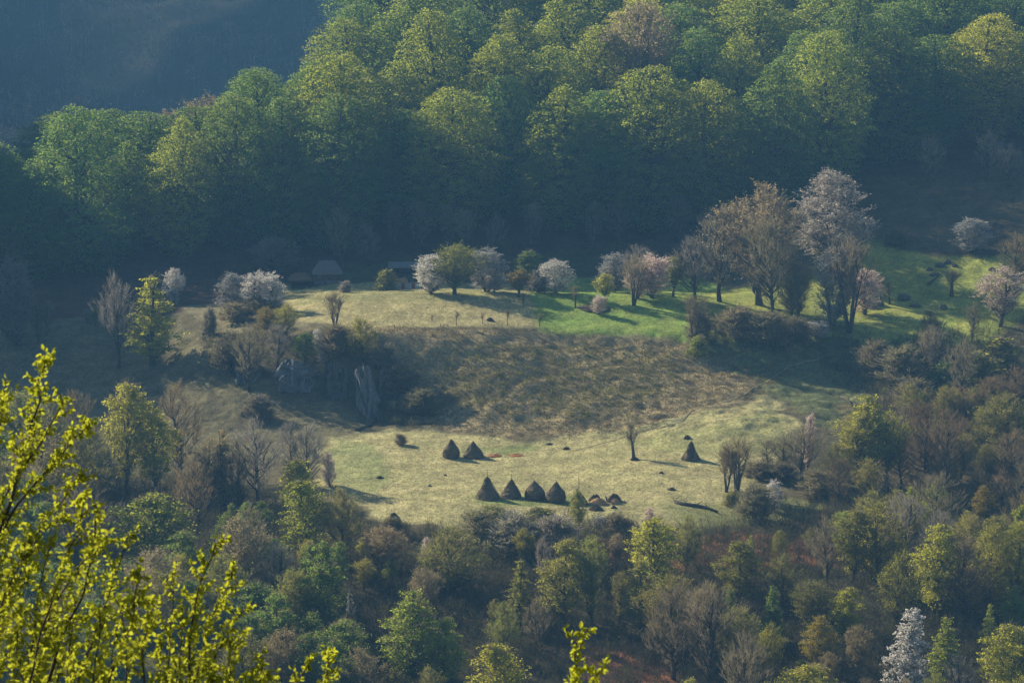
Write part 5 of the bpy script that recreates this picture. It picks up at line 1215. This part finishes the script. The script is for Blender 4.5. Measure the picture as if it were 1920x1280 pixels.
def thatched_shed():
    x, y, z = at_depth(563, 776); base = proj(x, y, z)[1]; S = (y * CP - z * SP) / FPX
    root = empty('thatched_shed', (x, y, z), R(6)); tag(root, 'low open shed with a brown humped thatch roof left of the hut', 'shed')
    L = 38 * S; e = (base - 522) * S; ht = 12 * S
    V = []; F = []; n = 20; m = 10
    for i in range(n + 1):
        u = i / n * 2 - 1
        for k in range(m + 1):
            v = k / m * 2 - 1
            hz = ht * (1 - abs(u) ** 2.6) ** .7 * (1 - abs(v) ** 1.5) ** .8 + .25 * (float(vnoise(u * 6, v * 5, 3)) - .5)
            V.append((u * (L / 2 + .5), v * 3, e + hz))
    for i in range(n):
        for k in range(m): a = i * (m + 1) + k; F.append((a, a + m + 1, a + m + 2, a + 1))
    k0 = len(V); V += [(a, b, c - .35 if abs(c - e) < 9 else c) for a, b, c in [(p[0], p[1], e) for p in V]]
    for i in range(n):
        for k in range(m): a = k0 + i * (m + 1) + k; F.append((a, a + 1, a + m + 2, a + m + 1))
    for i in range(n):
        for k in (0, m): a = i * (m + 1) + k; F.append((a, a + m + 1, k0 + a + m + 1, k0 + a))
    for k in range(m):
        for i in (0, n): a = i * (m + 1) + k; F.append((a, a + 1, k0 + a + 1, k0 + a))
    link(bpy.data.objects.new('roof', mesh_from('roof', V, F, [M['thatchroof']])), root)
    for xx in (-L / 2 + .3, -L / 6, L / 6, L / 2 - .3):
        mb = MB(); mb.tube([(xx, -2.3, 0), (xx, -2.3, e)], [.11, .1], 6); mb.build('post', M['oldwood'], root)
    mb = MB(); mb.box((0, 2.3, e / 2), (L - .4, .15, e)); mb.box((-L / 2 + .3, 0, e / 2), (.15, 4.4, e)); mb.box((L / 2 - .3, 0, e / 2), (.15, 4.4, e)); mb.build('wall', M['oldwood'], root)
thatched_shed()

def long_barn():
    x, y, z = at_depth(762, 788); base = proj(x, y, z)[1]; S = (y * CP - z * SP) / FPX
    root = empty('open_barn', (x, y, z), R(-3)); tag(root, 'long open barn with a low grey board roof behind the metal fence', 'barn')
    L = 62 * S; e = (base - 499) * S; ht = 8 * S
    mb = MB()
    v = [(-L / 2 - .5, -3.2, e), (L / 2 + .5, -3.2, e), (L / 2, 0, e + ht), (-L / 2 + 1.3, 0, e + ht), (-L / 2 - .5, 3.2, e), (L / 2 + .5, 3.2, e)]
    u = [(a, b, c - .2) for a, b, c in v]
    mb.add(v + u, [(0, 1, 2, 3), (3, 2, 5, 4), (0, 3, 4), (1, 5, 2), (7, 6, 9, 8), (8, 9, 10, 11), (6, 7, 1, 0), (10, 4, 5, 11)])
    xx = -L / 2 - .3; rr = random.Random(9)
    while xx < L / 2 + .2:
        mb.add([(xx, -3.3, e + .02), (xx + .26, -3.3, e + .02), (xx + .26, -.05, e + ht + .05), (xx, -.05, e + ht + .05), (xx, -3.3, e + .08), (xx + .26, -3.3, e + .08), (xx + .26, -.05, e + ht + .11), (xx, -.05, e + ht + .11)],
               [(4, 5, 6, 7), (0, 1, 5, 4), (1, 2, 6, 5), (3, 0, 4, 7)]); xx += .31
    mb.build('roof', M['shingle'], root)
    for k in range(6):
        mb = MB(); q = -L / 2 + .3 + k * (L - .6) / 5; mb.tube([(q, -2.8, 0), (q, -2.8, e)], [.12, .11], 6); mb.build('post', M['oldwood'], root)
    mb = MB(); mb.box((0, 2.7, e / 2), (L - .3, .15, e)); mb.box((-L / 2 + .2, 1, e / 2), (.15, 3.4, e)); mb.box((L / 2 - .2, 1, e / 2), (.15, 3.4, e)); mb.build('wall', M['oldwood'], root)
long_barn()
heap(757, 529, 520, 20, M['freshhay'], 'dim reddish hay heap before the open barn', 41, grp=None)

def metal_fence():
    x, y, z = at_depth(759, 762); base = proj(x, y, z)[1]; S = (y * CP - z * SP) / FPX
    root = empty('metal_fence', (x, y, z), R(-2)); tag(root, 'low blue-grey sheet metal fence with rusty panels on the meadow rim', 'fence')
    zb = (base - 545) * S; zt = (base - 531) * S; L = 64 * S; n = 10; w = L / n
    for k in range(n):
        x0 = -L / 2 + k * w; V = []; F = []; m = 16; dz = (.12 if k % 3 == 1 else 0) - (.1 if k == 7 else 0)
        for i in range(m + 1):
            xx = x0 + (w - .02) * i / m; yy = .04 * math.cos(i * math.pi / 2 * 1.0) + (.03 if k % 2 else 0)
            V += [(xx, yy - .006, zb - .6), (xx, yy - .006, zt + dz), (xx, yy + .006, zt + dz), (xx, yy + .006, zb - .6)]
        for i in range(m):
            a = i * 4; F += [(a, a + 4, a + 5, a + 1), (a + 1, a + 5, a + 6, a + 2), (a + 2, a + 6, a + 7, a + 3)]
        F += [(0, 1, 2, 3), (m * 4 + 3, m * 4 + 2, m * 4 + 1, m * 4)]
        o = link(bpy.data.objects.new('panel', mesh_from('panel', V, F, [M['rusty'] if k in (4, 7) else M['metal']])), root)
        if k in (4, 7): o['label'] = 'rusty red panel'
    for k in range(6):
        mb = MB(); mb.box((-L / 2 + k * L / 5, .16, zt / 2), (.12, .12, zt + .2)); mb.build('post', M['oldwood'], root)
metal_fence()

# ------------------------------------------------------------------ the person by the hay
def skin_obj(name, verts, edges, radii, mat, parent, sub=2):
    me = bpy.data.meshes.new(name); me.from_pydata(verts, edges, []); me.materials.append(mat)
    o = link(bpy.data.objects.new(name, me), parent)
    md = o.modifiers.new('skin', 'SKIN'); md.use_smooth_shade = True
    for i, r_ in enumerate(radii):
        v = me.skin_vertices[0].data[i]; v.radius = (r_, r_) if not isinstance(r_, tuple) else r_
    me.skin_vertices[0].data[0].use_root = True
    s = o.modifiers.new('sub', 'SUBSURF'); s.levels = sub; s.render_levels = sub
    return o

def person():
    x, y, z = ray(1137.5, 944)
    root = empty('person', (x, y, z), R(-70)); tag(root, 'person in dark blue clothes bending forward between the hay heaps', 'person')
    # side pose: walking, trunk leaning forward (-y of the figure), one arm reaching down
    v = [(0, 0, .92), (0, -.06, 1.12), (0, -.14, 1.34), (0, -.19, 1.45), (0, -.24, 1.56), (0, -.27, 1.66),          # 0-5 pelvis, waist, chest, neck, head, crown
         (-.09, 0, .88), (-.11, -.10, .50), (-.11, -.06, .08), (-.11, -.22, .04),                                     # 6-9 left leg forward
         (.09, 0, .88), (.10, .06, .48), (.11, .26, .09), (.11, .12, .04),                                            # 10-13 right leg back
         (-.18, -.15, 1.38), (-.24, -.28, 1.14), (-.20, -.48, 1.02), (-.19, -.55, .99),                               # 14-17 left arm
         (.18, -.13, 1.38), (.25, -.16, 1.10), (.22, -.36, .95), (.21, -.43, .92)]                                    # 18-21 right arm
    e = [(0, 1), (1, 2), (2, 3), (3, 4), (4, 5), (0, 6), (6, 7), (7, 8), (8, 9), (0, 10), (10, 11), (11, 12), (12, 13), (2, 14), (14, 15), (15, 16), (16, 17), (2, 18), (18, 19), (19, 20), (20, 21)]
    r_ = [.12, .115, .13, .055, .095, .08, .085, .058, .042, .035, .085, .058, .042, .035, .055, .042, .032, .034, .055, .042, .032, .034]
    for hand, sx in ((17, -.19), (21, .21)):
        hx, hy, hz = v[hand]
        for f in range(5):
            k = len(v); off = (f - 2) * .018
            dy, dz = (-.05, -.03) if f else (-.02, -.05)
            v += [(hx + off, hy + dy, hz + dz), (hx + off, hy + dy * 1.5, hz + dz - .045 + .004 * abs(f - 2))]
            e += [(hand, k), (k, k + 1)]; r_ += [.009, .008]
    k = len(v); v += [(0, -.355, 1.56)]; e += [(4, k)]; r_ += [.018]      # nose
    body = skin_obj('body', v, e, r_, M['skin'], root, 1)
    skin_obj('jacket', [(0, -.01, .95), (0, -.06, 1.12), (0, -.14, 1.34), (0, -.18, 1.42), (-.18, -.15, 1.38), (-.24, -.28, 1.14), (-.205, -.46, 1.03), (.18, -.13, 1.38), (.25, -.16, 1.10), (.22, -.34, .96)],
             [(0, 1), (1, 2), (2, 3), (2, 4), (4, 5), (5, 6), (2, 7), (7, 8), (8, 9)], [.15, .14, .155, .075, .075, .06, .048, .075, .06, .048], M['blue'], root)
    skin_obj('trousers', [(0, 0, .93), (-.09, 0, .86), (-.11, -.10, .50), (-.11, -.06, .10), (.09, 0, .86), (.10, .06, .48), (.11, .25, .11)],
             [(0, 1), (1, 2), (2, 3), (0, 4), (4, 5), (5, 6)], [.145, .10, .075, .06, .10, .075, .06], M['darkcloth'], root)
    skin_obj('cap', [(0, -.235, 1.62), (0, -.27, 1.69), (0, -.36, 1.64)], [(0, 1), (0, 2)], [.10, .075, .03], M['darkcloth'], root)
person()

# ------------------------------------------------------------------ the near beech on the photographer's slope
def near_beech():
    r = np.random.default_rng(77); rr = random.Random(77)
    def P(px, py, Yd):
        k = (px - 960) / FPX; m = (640 - py) / FPX; t = Yd / (CP + m * SP)
        return np.array([k * t, Yd, (-SP + m * CP) * t])
    bx, by = -3.9, 21.5; bz = float(H(bx, by))
    root = empty('near_beech', (bx, by, bz)); tag(root, 'near beech with bright backlit yellow-green leaves filling the lower left corner', 'tree')
    O = np.array([bx, by, bz])
    wood = MB(); tw = []; leaves = []; stems = []
    fork = np.array([bx + .15, by - .1, -8.6])
    wood.tube([O - O + (0, 0, -.3), (.05, 0, 1.5), fork - O], [.17, .14, .10], 10)
    # main limbs: fork -> bottom-edge point -> ... -> tip, in photo columns/rows at about 20 m
    L = [
     [(-60, 1330), (0, 1010), (30, 900), (60, 800), (85, 670)],
     [(-80, 1200), (-20, 960), (60, 860), (120, 750)],
     [(-60, 1120), (20, 960), (90, 880), (165, 800)],
     [(-40, 1250), (60, 1010), (120, 930), (155, 890)],
     [(20, 1420), (90, 1130), (140, 1020), (165, 930)],
     [(60, 1400), (110, 1200), (165, 1100), (175, 1000), (183, 960)],
     [(80, 1500), (170, 1200), (215, 1080), (240, 1005)],
     [(10, 1400), (60, 1200), (70, 1090), (100, 1010)],
     [(-40, 1400), (-5, 1180), (20, 1080), (50, 1010)],
     [(160, 1500), (200, 1280), (240, 1180), (262, 1075)],
     [(230, 1600), (265, 1330), (275, 1200), (272, 1120)],
     [(260, 1600), (300, 1310), (320, 1190), (322, 1080)],
     [(290, 1620), (345, 1310), (360, 1180), (370, 1110), (405, 1012)],
     [(300, 1620), (360, 1290), (390, 1170), (438, 1072)],
     [(320, 1620), (385, 1310), (410, 1210), (455, 1132)],
     [(140, 1500), (125, 1290), (130, 1200), (150, 1120)],
     [(0, 1500), (20, 1300), (30, 1230), (40, 1150)],
     [(330, 1650), (420, 1380), (425, 1300), (430, 1205)],
     [(200, 1620), (215, 1400), (205, 1290), (215, 1190)],
     [(420, 1700), (490, 1380), (545, 1300), (575, 1240)],
     [(400, 1700), (450, 1400), (470, 1310), (490, 1238)],
     [(440, 1700), (560, 1400), (600, 1300), (624, 1222)],
     [(600, 1900), (900, 1600), (1075, 1340), (1078, 1240), (1084, 1178)],
     [(620, 1900), (930, 1600), (1085, 1390), (1100, 1300), (1118, 1250)],
     [(60, 1600), (70, 1400), (80, 1290), (60, 1180)],
     [(-60, 1000), (-30, 860), (0, 790), (15, 745)],
     [(150, 1560), (150, 1400), (175, 1280), (190, 1150)],
     [(230, 1560), (250, 1420), (300, 1330), (300, 1200)],
     [(300, 1600), (330, 1440), (350, 1350), (380, 1230)],
     [(100, 1500), (90, 1380), (110, 1240), (95, 1130)],
     [(40, 1500), (40, 1400), (50, 1290), (20, 1200)],
     [(330, 1600), (380, 1440), (400, 1360), (390, 1270)],
     [(60, 1300), (100, 1120), (150, 1060), (200, 1015)],
     [(180, 1500), (200, 1380), (240, 1290), (225, 1120)],
     [(-40, 1300), (10, 1120), (60, 1020), (120, 960)],
     [(260, 1600), (290, 1420), (330, 1290), (345, 1150)],
    ]
    def leaf(p, d, s):
        """a pointed oval leaf of six corners folded along its midrib, hanging from p"""
        d = d / np.linalg.norm(d); side = np.cross(d, r.normal(size=3)); side /= np.linalg.norm(side)
        up = np.cross(side, d); f = .16
        a = p; b = p + d * s * .35 + side * s * .30 + up * s * f; c = p + d * s * .72 + side * s * .22 + up * s * f * .7; t = p + d * s - up * s * .08
        m1 = p + d * s * .35; m2 = p + d * s * .72
        b2 = p + d * s * .35 - side * s * .30 + up * s * f; c2 = p + d * s * .72 - side * s * .22 + up * s * f * .7
        leaves.append((np.array([a, b, c, t, m1, m2, b2, c2])))
    def twig(p, d, n, step, s):
        """zigzag twig carrying paired drooping leaves"""
        pts = [p.copy()]
        d = d / np.linalg.norm(d); cur = p.copy()
        for k in range(n):
            z = r.normal(0, .22, 3); dd = d + z; dd /= np.linalg.norm(dd); cur = cur + dd * step; pts.append(cur.copy())
            for q in range(int(r.integers(2, 4))):
                ld = d * .45 + r.normal(0, .62, 3) + np.array([0, 0, -.42])
                leaf(cur + r.normal(0, .006, 3), ld, s * r.uniform(.75, 1.25))
        stems.append((pts, .0045))
    for li, pl in enumerate(L):
        n = len(pl); dist = 20.0 + r.uniform(-1.6, 1.6)
        pts = [fork * .55 + P(*pl[0], dist) * .45 + r.normal(0, .08, 3)] if li < 19 or li > 23 else [fork * .5 + P(*pl[0], dist) * .5]
        pts = [fork] + pts + [P(a, b, dist + .25 * i * rr.uniform(-1, 1)) for i, (a, b) in enumerate(pl)]
        # finely sampled, slightly wavy
        fine = []
        for a, b in zip(pts[:-1], pts[1:]):
            m = max(2, int(np.linalg.norm(b - a) / .07))
            for k in range(m): fine.append(a + (b - a) * k / m)
        fine.append(pts[-1]); fine = gsmooth(np.array(fine), 2.0, 0) + gsmooth(r.normal(0, .02, (len(fine), 3)), 1.5, 0)
        nf_ = len(fine); rad = np.linspace(.030 if len(pl) > 4 else .022, .0035, nf_)
        stems.append((list(fine), rad))
        # leafy shoots on the part in and near the frame
        for i in range(4, nf_):
            q = i / nf_
            pr = fine[i]; ppx, ppy = proj(*pr)
            if ppy > 1420: continue
            d = fine[min(i + 1, nf_ - 1)] - fine[i - 1]; d /= np.linalg.norm(d) + 1e-9
            if r.uniform() < (.95 if ppy > 1000 else .78):
                a = d * .75 + r.normal(0, .5, 3) * np.array([1, .8, .6]) + np.array([.12, 0, .25])
                near = 1 - q
                twig(pr, a, int(5 + 17 * near * r.uniform(.5, 1.2)), .026, .043)
            if r.uniform() < .45: leaf(pr, d * .3 + r.normal(0, .6, 3) + np.array([0, 0, -.4]), .045)
        twig(fine[-1] , fine[-1] - fine[-4], 3, .028, .05)
    for pts, rad in stems:
        if not hasattr(rad, '__len__'): rad = np.linspace(rad, .0018, len(pts))
        wood.tube([p - O for p in pts], list(rad), 5 if len(pts) > 12 else 3, False)
    wood.build('trunk', M['bark'], root, True)
    A = np.array(leaves) - O; n = len(A); V = A.reshape(-1, 3)
    Fq = []
    for i in range(n):
        k = i * 8; Fq += [(k, k + 1, k + 4), (k + 4, k + 1, k + 2, k + 5), (k + 5, k + 2, k + 3), (k, k + 4, k + 6), (k + 4, k + 5, k + 7, k + 6), (k + 5, k + 3, k + 7)]
    lm = leaf_mat('near_beech_leaves', (.11, .15, .014), (.29, .33, .025), .58, (.54, .58, .04), 0)
    me = mesh_from('foliage', V, Fq, [lm], True)
    link(bpy.data.objects.new('foliage', me), root)
    print('near leaves', n)
near_beech()

# ------------------------------------------------------------------ the air
def haze():
    z0 = min(-205, -200); mb = MB()
    x0, x1, y0, y1, z1 = -1400, 1400, -230, 2060, 165
    mb.box(((x0 + x1) / 2, (y0 + y1) / 2, (z0 + z1) / 2), (x1 - x0, y1 - y0, z1 - z0))
    m = bpy.data.materials.new('haze'); m.use_nodes = True; nt = m.node_tree
    for n in list(nt.nodes): nt.nodes.remove(n)
    out = nt.nodes.new('ShaderNodeOutputMaterial'); pv = nt.nodes.new('ShaderNodeVolumePrincipled')
    pv.inputs['Color'].default_value = (.20, .52, 1.0, 1); pv.inputs['Density'].default_value = HAZE
    pv.inputs['Anisotropy'].default_value = 0.0
    nt.links.new(pv.outputs[0], out.inputs['Volume'])
    o = mb.build('haze', m); tag(o, kind='stuff')
HAZE = .000155
haze()
print('objects', len(bpy.data.objects), 'forest', nf)
